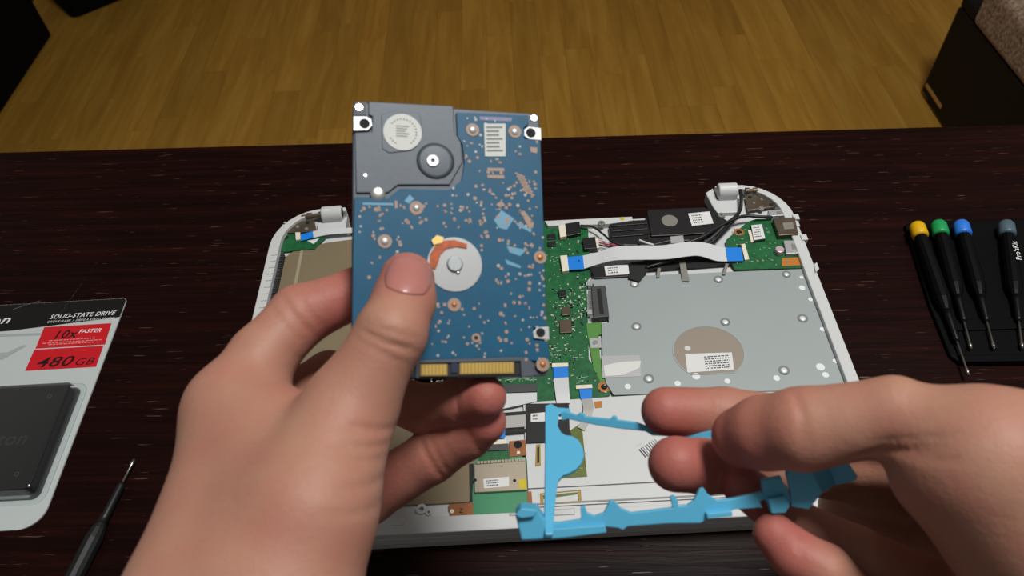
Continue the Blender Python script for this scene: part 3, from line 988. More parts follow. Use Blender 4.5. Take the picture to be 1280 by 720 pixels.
cp = poly('copper_film', [c2(450, 350), c2(510, 344), c2(513, 400), c2(452, 406)], ZF + .5, .4, brownorange)
c = at(*c2(482, 362), ZF + .5)
lap.part('film_hole', Geo().cyl((c[0], c[1], ZF + .5), 2.5, .08), hole_m, parent=cp)
c = at(*c2(484, 391), ZF + .5)
lap.part('film_rivet', Geo().cyl((c[0], c[1], ZF + .5), 1.0, .2), cream, parent=cp)
cp = poly('copper_film', [c2(233, 577), c2(320, 570), c2(321, 618), c2(236, 621)], ZF + .3, .4, brownorange)
c = at(*c2(245, 603), ZF + .3)
lap.part('film_rivet', Geo().cyl((c[0], c[1], ZF + .3), 1.2, .3), cream, parent=cp)
lap.text('Z', 3.6, at(*c2(270, 608), ZF + .3), hole_m, cp, bold=.02)
poly('copper_film', [c2(514, 532), c2(531, 530), c2(536, 602), c2(522, 604)], ZF + .3, .4, brownorange)
# front edge details
for x, y, r in ((527, 637, 3.0), (536, 641, 1.8)):
    c = at(x, y, ZF)
    lap.part('boss', Geo().washer((c[0], c[1], ZF - .2), r * .45, r, 1.2), white_in, parent=base)
for x0_, y0_, w in ((648, 643, 22), (668, 646, 12), (497, 655, 15)):
    c = at(x0_, y0_, 0)
    lap.part('stud', Geo().box(c[0] - w * .22, c[0] + w * .22, c[1] - .7, c[1] + .7, 0, .6), shiny if w > 20 else white_in, parent=base, bevel=.2)
c = at(700, 640, 0)
lap.part('front_clip', Geo().box(c[0] - 8, c[0] + 8, c[1] - 2, c[1] + 1.4, 0, .9), shiny, parent=base, bevel=.3)

# ------------------------------------------------------------------ hard drive held over the laptop
HR = np.array([[0.9684691970259051, 0.021263403359717745, 0.24822425765736963], [0.1066048639889277, 0.8651569917304541, -0.4900395725181852], [-0.22517286112205692, 0.5010501445339265, 0.8356111148594362]])
HO = np.array([156.5516584373731, 29.72563184441109, 194.0970018641947])
hdd = Thing('hard_drive', 'blue-boarded laptop hard drive held up in the hand, its circuit side to the viewer', 'hard drive', tuple(HO), rot=HR.tolist())
HW, HH = 69.85 / 2, 50.1


def hx(x, y, z=0.0):
    """pixel -> drive frame (the plane z of the drive)"""
    d = HR.T @ ray(x, y)
    o = HR.T @ (CAM - HO)
    return o + d * ((z - o[2]) / d[2])


def hpl(pts, z=0.0):
    return [tuple(hx(x, y, z)[:2]) for x, y in pts]


def h1(x, y):
    return x / 4.5 + 420, y / 4.5 + 110


def h2(x, y):
    return x / 3 + 420, y / 3 + 250


cast = mat('dark_cast_aluminium', rgb(78, 86, 96), 0.5, 0.2, noise=0.12, nscale=60, bump=0.08, bscale=300)
cast_dk = mat('dark_casing_grey', rgb(44, 50, 58), 0.5, 0.2)  # darker grey for the corner block of the casing
pcb_b = mat('teal_blue_board', rgb(0, 84, 118), 0.5, noise=0.15, nscale=70, spec=0.3)
pcb_e = mat('board_edge_teal', rgb(70, 130, 150), 0.45)
pink_cu = mat('pale_copper_pad', rgb(158, 134, 120), 0.6, 0.1)
solder = mat('solder_pad', rgb(166, 160, 154), 0.5, 0.1)
light_blue = mat('light_blue_print', rgb(92, 152, 182), 0.5)
sticker_g = mat('grey_sticker', rgb(196, 200, 196), 0.55)
coil = mat('copper_coil', rgb(176, 78, 20), 0.45, 0.2, noise=0.5, nscale=600)
body = hdd.part('casing', Geo().prism(rounded(-HW, HW, -HH, HH, (1.5, 1.5, 1.5, 1.5), 4), -9.5, -0.6), cast, bevel=0.4)
# raised lid area of the casing at the upper left
pts = [h1(182, 75), h1(660, 100), h1(668, 250), h1(705, 300), h1(712, 420), h1(640, 545), h1(350, 545), h1(290, 590), h1(112, 590), h1(104, 250), h1(200, 245), h1(205, 160), h1(182, 150)]
hdd.part('raised_cover', Geo().prism(hpl(pts, .2), -0.7, 0.2), cast, parent=body, bevel=.35)
hdd.part('cover_ridge', Geo().prism(hpl([h1(255, 150), h1(310, 130), h1(470, 140), h1(490, 250), h1(430, 350), h1(300, 365), h1(260, 340)], .5), .15, .5), cast, parent=body, bevel=.3)
c = hx(*h1(560, 410), .4)
hdd.part('cover_mound', Geo().cyl((c[0], c[1], .1), 7.8, 0.3, 36, 5.4), cast, parent=body, smooth=True)
c = hx(*h1(545, 408), .9)
hdd.part('cover_screw', Geo().washer((c[0], c[1], .5), .8, 2.1, .5), silver, parent=body)
# circuit board
pts = [h1(676, 137), h1(820, 143), h1(1080, 155), h1(1085, 200), h1(1055, 225), h1(1060, 285), h1(1150, 296), h2(779, 120), h2(787, 480), h2(740, 478), h2(740, 525), h2(795, 530), h2(800, 605), h2(715, 602), h2(700, 588), h2(318, 600), h2(60, 605), h2(64, 200), h1(104, 612), h1(288, 622), h1(362, 566), h1(642, 572), h1(706, 520), h1(722, 420), h1(712, 320), h1(684, 270)]
ZD = 0.7
board = hdd.part('circuit_board', Geo().prism(hpl(pts, ZD), -0.5, ZD), pcb_b, bevel=.15)
# mounting lugs with their holes
for pts, hole, r in (([h1(97, 158), h1(170, 158), h1(200, 178), h1(205, 210), h1(180, 238), h1(97, 240)], h1(160, 200), 1.9), ([h1(1160, 225), h1(1085, 216), h1(1058, 232), h1(1058, 268), h1(1085, 288), h1(1160, 294)], h1(1096, 252), 1.9), ([h2(800, 475), h2(755, 478), h2(738, 495), h2(742, 518), h2(802, 525)], h2(767, 497), 1.7)):
    lug = hdd.part('mounting_lug', Geo().prism([(max(-HW - .3, min(HW + .3, x)), y) for x, y in hpl(pts, .9)], -0.5, .9), silver, bevel=.2)
    c = hx(*hole, .9)
    hdd.part('lug_hole', Geo().cyl((c[0], c[1], .9), r, .08, 24), hole_m, parent=lug)
for x, y in ((130, 110), (1112, 170)):
    c = hx(*h1(x, y), -.5)
    hdd.part('corner_screw', Geo().cyl((c[0], c[1], -.6), 1.3, .5), shiny, parent=body)
hdd.part('corner_block', Geo().prism(hpl([h1(106, 78), h1(172, 78), h1(172, 152), h1(106, 152)], -.1), -.7, -.15), cast_dk, parent=body)
c = hx(*h1(235, 592), .8)
hdd.part('half_screw', Geo().dome((c[0], c[1], .5), 2.7, .7), shiny, parent=body, smooth=True)
c = hx(*h1(165, 490), .3)
hdd.part('dimple', Geo().cyl((c[0], c[1], .2), .6, .25), shiny, parent=body)
# stickers
c = hx(*h1(375, 248), .7)
st = hdd.part('round_sticker', Geo().cyl((c[0], c[1], .5), 7.0, .25, 40), sticker_g)
g = Geo()
for k in range(22):
    a = -2.6 + k * .24
    if abs(a + math.pi / 2) < .5:
        continue
    x, y = c[0] + 5.0 * math.cos(a), c[1] + 5.0 * math.sin(a)
    g.prism([(x - .35, y - .25), (x + .35, y - .25), (x + .35, y + .25), (x - .35, y + .25)], .75, .8)
for k in range(5):
    g.box(c[0] - 2.4, c[0] + 2.4 - (k % 3) * .7, c[1] + 2 - k * .95, c[1] + 2.45 - k * .95, .75, .8)
hdd.part('small_print', g, mat('pale_grey_ink', rgb(140, 144, 140), .7), parent=st, kind='stuff')
q = hpl([h1(832, 200), h1(955, 200), h1(955, 385), h1(838, 385)], 1.0)
st = hdd.part('oblong_sticker', Geo().prism(q, ZD, 1.0), sticker_g, bevel=.1)
a0, a1, a2 = (np.array(hx(*h1(x, y), 1.0)) for x, y in ((845, 216), (940, 216), (849, 370)))
g = Geo()
for k in range(7):
    p = a0 + (a2 - a0) * k / 7
    w = (a1 - a0) * (.75 if k % 3 else .95)
    g.prism([tuple(p[:2]), tuple((p + w)[:2]), tuple((p + w + (a2 - a0) / 16)[:2]), tuple((p + (a2 - a0) / 16)[:2])], 1.0, 1.06)
hdd.part('small_print', g, mat('mid_grey_ink', rgb(120, 126, 122), .7), parent=st, kind='stuff')
g = Geo().prism(hpl([h1(806, 160), h1(990, 168), h1(985, 188), h1(812, 180)], ZD), ZD, ZD + .08)
hdd.part('printed_strip', g, mat('lilac_print', rgb(128, 128, 160), .6), parent=board)
# board screws in copper pads
for (x, y), rr, rs_ in ((h1(768, 236), 2.5, 1.5), (h1(1005, 246), 2.5, 1.5), (h1(452, 675), 2.5, 1.3), (h2(183, 155), 2.5, 1.5), (h2(443, 393), 2.4, .95), (h2(525, 517), 1.6, .7), (h2(765, 215), 2.4, 1.2), (h2(775, 617), 2.5, 1.1)):
    c = hx(x, y, ZD)
    pad = hdd.part('copper_pad', Geo().cyl((c[0], c[1], ZD), rr, .25, 24), pink_cu, parent=board)
    if rr > 2:
        hdd.part('board_screw', Geo().dome((c[0], c[1], ZD + .2), rs_, .6), silver if rs_ > 1.2 else copper, smooth=True)
    else:
        hdd.part('board_hole', Geo().cyl((c[0], c[1], ZD + .25), rs_, .06), hole_m)
# spindle
c = hx(*h2(445, 242), ZD)
sp = hdd.part('spindle_plate', Geo().cyl((c[0], c[1], ZD - .1), 10.0, .45, 48), mat('spindle_metal', rgb(160, 163, 164), .4, .3), bevel=.15)
hdd.part('spindle_hub', Geo().cyl((c[0], c[1], ZD + .3), 3.0, 1.0, 32, 2.7), mat('hub_metal', rgb(150, 156, 158), .4, .5), parent=sp, bevel=.25)
cd = hx(*h2(456, 273), ZD)
hdd.part('spindle_stud', Geo().dome((cd[0], cd[1], ZD + .3), .9, .5), shiny, parent=sp, smooth=True)
arc = [h2(352, 250), h2(352, 205), h2(372, 172), h2(405, 152), h2(445, 150), h2(492, 165), h2(490, 182), h2(450, 176), h2(415, 183), h2(392, 205), h2(382, 240), h2(372, 262)]
hdd.part('coil', Geo().prism(hpl(arc, ZD + .6), ZD + .2, ZD + .7), coil, parent=sp, bevel=.1)
hdd.part('flex_tail', Geo().prism(hpl([h2(358, 150), h2(378, 132), h2(404, 140), h2(398, 160), h2(366, 168)], ZD + .8), ZD + .3, ZD + .9), mat('yellow_flex', rgb(226, 190, 110), .35, .2), parent=sp)
# solder pads of the board
rh = random.Random(11)


def pads(spec, material, name):
    g_ = Geo()
    for (xa, xb, ya, yb2, n_, fn, smin, smax, slope) in spec:
        for _ in range(int(n_ * .75)):
            x, y = rh.uniform(xa, xb), rh.uniform(ya, yb2)
            p = hx(*fn(x, y), ZD)
            w, h = rh.uniform(smin, smax), rh.uniform(smin, smax)
            if rh.random() < .4:
                g_.cyl((p[0], p[1], ZD), w * .62, .12, 8)
            else:
                a_ = slope + rh.choice([0, 0, .4, -.3])
                ca, sa = math.cos(a_), math.sin(a_)
                g_.prism([(p[0] + u * ca - v * sa, p[1] + u * sa + v * ca) for u, v in ((-w / 2, -h / 2), (w / 2, -h / 2), (w / 2, h / 2), (-w / 2, h / 2))], ZD, ZD + .12)
    return hdd.part(name, g_, material, parent=board, kind='stuff')


pads([(720, 1130, 300, 480, 26, h1, .5, 1.3, 0), (640, 1140, 520, 710, 44, h1, .5, 1.3, .3), (90, 250, 20, 320, 26, h2, .5, 1.2, 0), (230, 400, 10, 110, 18, h2, .6, 1.3, .4), (400, 560, 10, 110, 34, h2, .5, 1.2, .5), (540, 780, 20, 200, 38, h2, .6, 1.5, .5), (600, 640, 240, 560, 18, h2, .6, 1.4, 0), (640, 790, 240, 600, 42, h2, .5, 1.3, 0), (360, 560, 380, 560, 34, h2, .5, 1.2, .3), (120, 330, 640, 700, 10, h1, .6, 1.5, .8)], pink_cu, 'copper_pad_field')
pads([(720, 1130, 160, 500, 18, h1, .4, .9, 0), (720, 790, 160, 190, 5, h1, .5, 1.1, 0), (640, 1140, 560, 700, 22, h1, .4, 1.1, .3), (80, 320, 20, 330, 20, h2, .4, 1.0, 0), (540, 780, 20, 330, 20, h2, .4, 1.1, .3), (360, 780, 370, 590, 34, h2, .4, 1.0, 0), (760, 790, 250, 600, 16, h2, .6, 1.0, 0)], solder, 'solder_dot_field')
for y in (458, 498):
    hdd.part('copper_bar', Geo().prism(hpl([h1(850, y - 9), h1(945, y - 7), h1(948, y + 11), h1(853, y + 9)], ZD), ZD, ZD + .12), pink_cu, parent=board)
g = Geo()
for i in range(7):
    for j in range(5):
        x, y = 1012 + j * 11 + i * 9, 480 + i * 17 + j * 5
        p = hx(*h1(x, y), ZD)
        g.cyl((p[0], p[1], ZD), .42, .15, 8)
hdd.part('ball_pad_field', g, pink_cu, parent=board, kind='stuff')
for pts in ([h1(1092, 332), h1(1132, 336), h1(1130, 368), h1(1094, 360)], [h2(690, 45), h2(705, 40), h2(742, 85), h2(738, 105), h2(725, 108)], [h1(900, 655), h1(930, 635), h1(952, 660), h1(920, 672)], [h1(330, 634), h1(345, 634), h1(347, 676), h1(332, 678)]):
    hdd.part('copper_bar', Geo().prism(hpl(pts, ZD), ZD, ZD + .12), pink_cu, parent=board)
for pts in ([h2(592, 75), h2(620, 38), h2(668, 70), h2(640, 112), h2(612, 104)], [h2(640, 172), h2(715, 188), h2(690, 210), h2(650, 196)], [h2(634, 222), h2(694, 248), h2(690, 256), h2(640, 240)], [h2(100, 10), h2(215, 12), h2(215, 20), h2(100, 18)], [h1(385, 635), h1(415, 600), h1(440, 625), h1(410, 650)], [h2(672, 82), h2(735, 110), h2(730, 122), h2(680, 96)]):
    hdd.part('light_print', Geo().prism(hpl(pts, ZD), ZD, ZD + .06), light_blue, parent=board)
# data and power contacts
q = hpl([h2(312, 606), h2(690, 598), h2(692, 655), h2(314, 664)], -.3)
hdd.part('contact_recess', Geo().prism(q, -.6, -.3), blk)
lipq = hpl([h2(300, 598), h2(712, 588), h2(740, 610), h2(742, 660), h2(695, 664), h2(692, 604), h2(314, 612), h2(313, 668), h2(296, 668)], .6)
hdd.part('contact_frame', Geo().prism(lipq, -.6, .6), cast, bevel=.15)
for (xa, xb, n_, ya, dy) in ((320, 414, 7, 618, -1.2), (468, 664, 15, 612, -3.5)):
    ga = Geo().prism(hpl([h2(xa - 4, ya - 2), h2(xb + 4, ya + dy - 2), h2(xb + 4, ya + dy + 42), h2(xa - 4, ya + 42)], .2), -.4, .15)
    tongue = hdd.part('contact_tongue', ga, mat('ochre_plastic', rgb(150, 126, 66), .5))
    for k in range(n_):
        w = (xb - xa) / n_
        xk = xa + k * w
        yk = ya + dy * k / n_
        hdd.part('contact', Geo().prism(hpl([h2(xk + w * .12, yk), h2(xk + w * .88, yk), h2(xk + w * .88, yk + 38), h2(xk + w * .12, yk + 38)], .25), .15, .3), gold_m, parent=tongue)
hdd.part('contact_key', Geo().prism(hpl([h2(432, 610), h2(456, 609), h2(456, 648), h2(432, 648)], .3), -.4, .3), mat('navy_plastic', rgb(20, 34, 66), .4))

# ------------------------------------------------------------------ blue drive bracket in the other hand
blue_b = mat('sky_blue_plastic', rgb(88, 178, 216), 0.42, bump=0.05, bscale=300)
LB, UB = dep(664, 652, 252), dep(697, 517, 300)
br = Thing('drive_bracket', 'sky blue plastic drive bracket pinched between thumb and fingers', 'bracket', tuple(LB))


def depth_bar(x, y):
    """depth along the cross bar, from the near arm to the far arm"""
    t = (652 - y) / 135.0
    return 252 + 48 * t


def slab_px(name, pts, dfn, th, parent=None, bevel=.35):
    f_ = [dep(x, y, dfn(x, y)) for x, y in pts]
    c_ = np.mean(f_, axis=0)
    pn = np.linalg.svd(np.array(f_) - c_)[2][2]
    f_ = [CAM + ray(x, y) * (((c_ - CAM) @ pn) / (ray(x, y) @ pn)) for x, y in pts]
    n_ = np.cross(f_[1] - f_[0], f_[-1] - f_[0])
    # mean normal, turned away from the viewer
    n_ = np.zeros(3)
    for i in range(len(f_)):
        n_ += np.cross(f_[i] - f_[0], f_[(i + 1) % len(f_)] - f_[0])
    n_ /= np.linalg.norm(n_)
    if n_ @ FW < 0:
        n_ = -n_
    return br.part(name, Geo().slab(f_, n_, th), blue_b, parent=parent, bevel=bevel)


def b7(x, y):
    return x / 3.6 + 640, y / 3.6 + 490


def b6(x, y):
    return x / 2.769 + 780, y / 2.769 + 460


bar = [b7(150, 62), b7(175, 50), b7(205, 68), b7(262, 72), b7(262, 95), b7(212, 96), b7(206, 150), b7(222, 180), b7(240, 192), b7(270, 196), b7(300, 215), b7(320, 250), b7(325, 285), b7(312, 320), b7(290, 345), b7(262, 360), b7(230, 372), b7(210, 395), b7(203, 430), b7(195, 500), b7(188, 590), b7(185, 640), b7(150, 640), b7(146, 520), b7(150, 300), b7(150, 140)]
xbar = slab_px('cross_bar', bar, depth_bar, 1.8)
darm = lambda x, y: 252 - (x - 664) * 0.004
low = [b7(150, 585), b7(215, 590), b7(312, 575), b7(310, 518), b7(330, 515), b7(338, 545), b7(372, 560), b7(415, 545), b7(440, 492), b7(458, 490), b7(492, 525), b7(540, 545), b7(620, 535), b7(725, 522), b7(712, 475), b7(730, 465), b7(748, 490), b7(748, 515), b7(790, 512), b7(818, 490), b7(845, 440), b7(862, 432), b7(880, 460), b7(925, 490), b7(1000, 480), b7(1120, 452), b6(485, 432), b6(488, 455), b6(470, 462), b6(480, 488), b7(1118, 520), b7(1000, 530), b7(870, 578), b7(848, 590), b7(700, 592), b7(520, 605), b7(500, 622), b7(478, 612), b7(420, 606), b7(230, 622), b7(160, 640)]
arm = slab_px('near_arm', low, darm, 1.8)
slab_px('arm_flange', [b7(160, 618), b7(240, 612), b7(420, 600), b7(426, 634), b7(250, 655), b7(170, 662)], lambda x, y: 249.5, 3, arm)
slab_px('arm_flange', [b7(875, 545), b7(990, 535), b7(994, 560), b7(880, 572)], lambda x, y: 249, 3, arm)
slab_px('end_block', [b7(15, 555), b7(40, 525), b7(115, 530), b7(135, 560), b7(150, 580), b7(170, 660), b7(110, 665), b7(42, 668), b7(36, 640)], lambda x, y: 250.5, 8, None, .6)
slab_px('block_top', [b7(15, 556), b7(40, 524), b7(116, 530), b7(100, 562), b7(42, 570)], lambda x, y: 248.5 + (600 - y) * .0, 2.0, None, .4)
# hooked end of the near arm
slab_px('end_plate', [b6(478, 388), b6(545, 375), b6(552, 400), b6(566, 410), b6(580, 460), b6(560, 500), b6(520, 505), b6(490, 455), b6(482, 432)], lambda x, y: 250, 2.2)
slab_px('end_tab', [b6(500, 455), b6(560, 442), b6(575, 478), b6(560, 502), b6(512, 505)], lambda x, y: 248, 3)
slab_px('hook_web', [b6(560, 365), b6(590, 330), b6(640, 322), b6(660, 380), b6(690, 430), b6(640, 490), b6(580, 480), b6(575, 420)], lambda x, y: 250 - (x - 985) * .03, 2.2)
slab_px('hook_ramp', [b6(638, 322), b6(700, 312), b6(735, 404), b6(690, 432), b6(662, 382)], lambda x, y: 255.5 + max(-7.0, min(0.0, (x - 1032 - (y - 573) * .407) * .28)), 2.0)
slab_px('hook_tip', [b6(690, 315), b6(742, 302), b6(762, 312), b6(808, 380), b6(800, 392), b6(728, 408)], lambda x, y: 255.5 - max(0.0, x - 1032 - (y - 573) * .407) * .12, 2.0)
# the far arm
dfar = lambda x, y: 300 - (x - 695) * .10
far = [b7(215, 95), b7(240, 88), b7(290, 105), b7(305, 92), b7(322, 100), b7(330, 112), b7(440, 122), b7(455, 106), b7(470, 112), b7(472, 126), b7(560, 138), b7(620, 160), b7(700, 172), b7(812, 180), b7(820, 155), b7(836, 168), b7(850, 182), b7(920, 172), (975, 551), (985, 560), (965, 566), (930, 560), b7(960, 238), b7(850, 215), b7(700, 200), b7(630, 196), b7(600, 178), b7(480, 165), b7(380, 150), b7(250, 122), b7(225, 130)]
slab_px('far_arm', far, dfar, 1.8)

# ------------------------------------------------------------------ retail pack and the drive in it
card_w = mat('white_card', rgb(196, 204, 204), 0.5, coat=0.3)
card_b = mat('black_card_print', rgb(12, 12, 13), 0.35, coat=0.3)
red_p = mat('red_print', rgb(206, 20, 34), 0.4, coat=0.3)
white_p = mat('white_print', rgb(230, 230, 230), 0.5)
black_p = mat('black_print', rgb(46, 6, 12), 0.5)
ZC = TABLE + 1.0
pack = Thing('blister_pack', 'white and black blister card with red panels, lying left of the laptop', 'packaging', (-190, 110, TABLE))
xr_ = at(103, 520, ZC)[0]
yt_, yb_ = at(80, 377, ZC)[1], at(30, 662, ZC)[1]
xl_ = -290.0
cardp = rounded(xl_, xr_, yb_, yt_, (14, 14, 3, 3))
pack.part('card', Geo().prism(cardp, TABLE, ZC), card_w)
yband = at(60, 404, ZC)[1]
pack.part('black_band', Geo().prism([(xl_ + .3, yband - 8), (xr_ - 75, yband - 5), (xr_ - .2, yband + 2), (xr_ - .2, yt_ - 2), (xr_ - 2, yt_ - .2), (xl_ + .3, yt_ - .2)], ZC, ZC + .12), card_b)


def k3(x, y):
    return at(x / 6.544, y / 6.544 + 370, ZC + .2)


def pk_poly(name, pts, mt_, z=ZC + .12, th=.1, parent=None):
    return pack.part(name, Geo().prism([tuple(k3(x, y)[:2]) for x, y in pts], z, z + th), mt_, parent=parent)


r1 = pk_poly('red_panel', [(362, 255), (912, 222), (858, 396), (290, 430)], red_p)
r2 = pk_poly('red_panel', [(280, 440), (846, 406), (785, 578), (205, 612)], red_p)
wx = k3(846, 406) - k3(280, 440)
slx = k3(362, 255) - k3(290, 430)


def ptext(s_, a, b_, size, mt_, parent, bold=.02, shear=.25):
    a, b_ = k3(*a), k3(*b_)
    return pack.text(s_, size, (a[0], a[1], ZC + .2), mt_, parent, ax=(b_ - a), ay=np.cross([0, 0, 1], b_ - a), shear=shear, bold=bold, extrude=.06, width=np.linalg.norm(b_ - a))


ptext('SOLID-STATE DRIVE', (402, 188), (940, 152), 5.2, white_p, None, .035)
ptext('DISQUE FLASH  |  DRIVE A STATO SOLIDO', (384, 220), (930, 188), 2.6, white_p, None, .01)
ptext('10x', (418, 352), (610, 338), 10.0, black_p, r1, .04)
ptext('FASTER', (640, 304), (818, 294), 4.6, white_p, r1, .03)
ptext('480', (280, 585), (580, 568), 11.5, black_p, r2, .035)
ptext('GB', (596, 568), (745, 558), 8.0, black_p, r2, .0)
ptext('Kingston', (-520, 268), (66, 222), 10.0, white_p, None, .03)
g = Geo()
for k, (a, b_) in enumerate((((398, 370), (785, 346)), ((345, 392), (832, 360)), ((395, 402), (765, 380)))):
    a, b_ = np.array(k3(*a)), np.array(k3(*b_))
    t = 0
    while t < 1:
        w = rh.uniform(.03, .1)
        p, q = a + (b_ - a) * t, a + (b_ - a) * min(1, t + w)
        g.prism([(p[0], p[1]), (q[0], q[1]), (q[0], q[1] + .7), (p[0], p[1] + .7)], ZC + .22, ZC + .26)
        t += w + .02
pack.part('small_print', g, mat('pale_red_print', rgb(226, 150, 150), .5), parent=r1, kind='stuff')
grey_sh = mat('grey_card_print', rgb(168, 176, 178), .5, coat=.3)
pk_poly('grey_print', [(-400, 330), (360, 300), (330, 320), (-400, 350)], grey_sh, ZC + .05)
pk_poly('grey_print', [(-400, 480), (60, 460), (190, 400), (220, 405), (20, 520), (-400, 560)], grey_sh, ZC + .05)
# hanging tab slit
a, b_ = k3(118, 100), k3(330, 38)
pack.part('hang_slit', Geo().strip([(a[0], a[1] - 2, ZC + .3), (a[0] + 1, a[1], ZC + .3), (b_[0], b_[1], ZC + .3)], [(a[0] + .5, a[1] - 2.2, ZC + .3), (a[0] + 1.4, a[1] - .5, ZC + .3), (b_[0], b_[1] - .4, ZC + .3)], .1), mat('grey_slit', rgb(90, 92, 94), .4))
# the solid-state drive
c = at(88, 481, TABLE + 9)
xS1, yS1 = c[0], c[1]
c = at(36, 611, TABLE + 9)
yS0 = c[1]
xS1 = (xS1 + c[0]) / 2
ssd_m = mat('black_anodised_metal', rgb(22, 23, 25), 0.42, 0.4, bump=.05, bscale=400)
ssd = Thing('solid_state_drive', 'black slim solid-state drive sealed inside the clear blister of the card', 'solid-state drive', ((xS1 - 50), (yS0 + yS1) / 2, ZC))
ssd.part('body', Geo().prism(rounded(xS1 - 100, xS1, yS0, yS1, (2, 2, 2, 2), 4), ZC + 1.0, ZC + 8), ssd_m, bevel=.6)
ssd.text('Kingston', 13, (xS1 - 64, (yS0 + yS1) / 2 - 6, ZC + 8), mat('black_gloss_print', rgb(58, 58, 60), .3, .3), bold=.02, shear=.2, extrude=.05)
for x, y in ((xS1 - 11, yS1 - 8), (xS1 - 90, yS1 - 8), (xS1 - 11, yS0 + 10)):
    ssd.part('screw_dimple', Geo().washer((x, y, ZC + 8), 1.1, 1.5, .06), dark_gr)
clear = bpy.data.materials.new('clear_blister_plastic')
clear.use_nodes = True
nt = clear.node_tree
nt.nodes.remove(nt.nodes['Principled BSDF'])
tr = nt.nodes.new('ShaderNodeBsdfTransparent')
tr.inputs[0].default_value = (.93, .95, .95, 1)
gl = nt.nodes.new('ShaderNodeBsdfGlossy')
gl.inputs['Roughness'].default_value = .12
fz = nt.nodes.new('ShaderNodeFresnel')
fz.inputs['IOR'].default_value = 1.5
mxs = nt.nodes.new('ShaderNodeMixShader')
nt.links.new(fz.outputs[0], mxs.inputs[0])
nt.links.new(tr.outputs[0], mxs.inputs[1])
nt.links.new(gl.outputs[0], mxs.inputs[2])
hz = nt.nodes.new('ShaderNodeBsdfDiffuse')
hz.inputs[0].default_value = (.8, .83, .83, 1)
mx2 = nt.nodes.new('ShaderNodeMixShader')
lw = nt.nodes.new('ShaderNodeLayerWeight')
lw.inputs[0].default_value = .42
mh = nt.nodes.new('ShaderNodeMath')
mh.operation = 'POWER'
mh.inputs[1].default_value = 2.6
nt.links.new(lw.outputs['Facing'], mh.inputs[0])
nt.links.new(mh.outputs[0], mx2.inputs[0])
nt.links.new(mxs.outputs[0], mx2.inputs[1])
nt.links.new(hz.outputs[0], mx2.inputs[2])
nt.links.new(mx2.outputs[0], nt.nodes['Material Output'].inputs['Surface'])
bo = rounded(xS1 - 108, xS1 + 7, yS0 - 6.5, yS1 + 6, (7, 7, 7, 7))
b1 = rounded(xS1 - 104, xS1 + 3.6, yS0 - 3.2, yS1 + 3.2, (5, 5, 5, 5))
b2 = rounded(xS1 - 102, xS1 + 1.4, yS0 - 1.2, yS1 + 1.2, (3, 3, 3, 3))
g = Geo()
n = len(bo)
lay = [(bo, ZC + .3), (bo, ZC + .9), (b1, ZC + 1.4), (b2, ZC + 9.4), ([((x - xS1 + 50) * .985 + xS1 - 50, (y - (yS0 + yS1) / 2) * .985 + (yS0 + yS1) / 2) for x, y in b2], ZC + 10)]
v = [(x, y, z) for L_, z in lay for x, y in L_]
f = []
for k in range(len(lay) - 1):
    f += [(k * n + i, k * n + (i + 1) % n, (k + 1) * n + (i + 1) % n, (k + 1) * n + i) for i in range(n)]
f.append(tuple((len(lay) - 1) * n + i for i in range(n)))
g.add(v, f)
pack.part('blister', g, clear, label='clear plastic blister')

# ------------------------------------------------------------------ small screwdriver at the lower left
grip = mat('black_rubber_grip', rgb(19, 21, 23), 0.5, bump=.1, bscale=400)
blade_m = mat('screwdriver_blade', rgb(150, 148, 142), 0.3, 0.85)


def driver(name, label, tip, tail, length, cap=None, group=None, r=4.6, grip_mat=None, blade=.2):
    """a precision screwdriver: blade, tapering shaft sleeve, grip and turning cap"""
    tip, tail = np.array(tip, float), np.array(tail, float)
    d = (tail - tip) / np.linalg.norm(tail - tip)
    L_ = length
    t = Thing(name, label, 'screwdriver', (tip[0], tip[1], TABLE), group)
    t.part('blade', Geo().lathe(tip, tip + d, [(0, .7), (3, 1.25), (5, .7), (L_ * blade + 2, .7)], 10), blade_m, smooth=True)
    s0 = L_ * blade
    t.part('sleeve', Geo().lathe(tip + d * s0, tip + d * (s0 + 1), [(0, 1.6), (2, 2.1), (L_ * .16, 2.5), (L_ * .2, 3.0)], 16), sleeve_dk if grip_mat else blk, smooth=True)
    s1 = s0 + L_ * .19
    e = L_ * (.92 if cap else .98)
    gp_ = t.part('grip', Geo().lathe(tip + d * s1, tip + d * (s1 + 1), [(0, 2.6), (4, r * .8), (10, r), ((e - s1) * .6, r * .96), (e - s1 - 4, r * .86), (e - s1, r * .8)], 12), grip_mat or grip, smooth=False)
    soften(gp_, .4)
    if cap:
        p = tip + d * e
        t.part('cap', Geo().lathe(p, p + d, [(0, r * 1.0), (1.2, r * 1.08), (9.5, r * 1.05), (11.8, r * .85), (12.8, r * .4)], 24), cap, smooth=True)
    return t, d


z_ = TABLE + 4.8
tp_, tl_ = at(168, 574, z_), at(118, 672, z_)
d_ = (tl_ - tp_) / np.linalg.norm(tl_ - tp_)
driver('screwdriver', 'loose thin black screwdriver lying on the table below the blister card', tp_, tp_ + d_ * 120, 128, None, r=4.9, blade=.12)

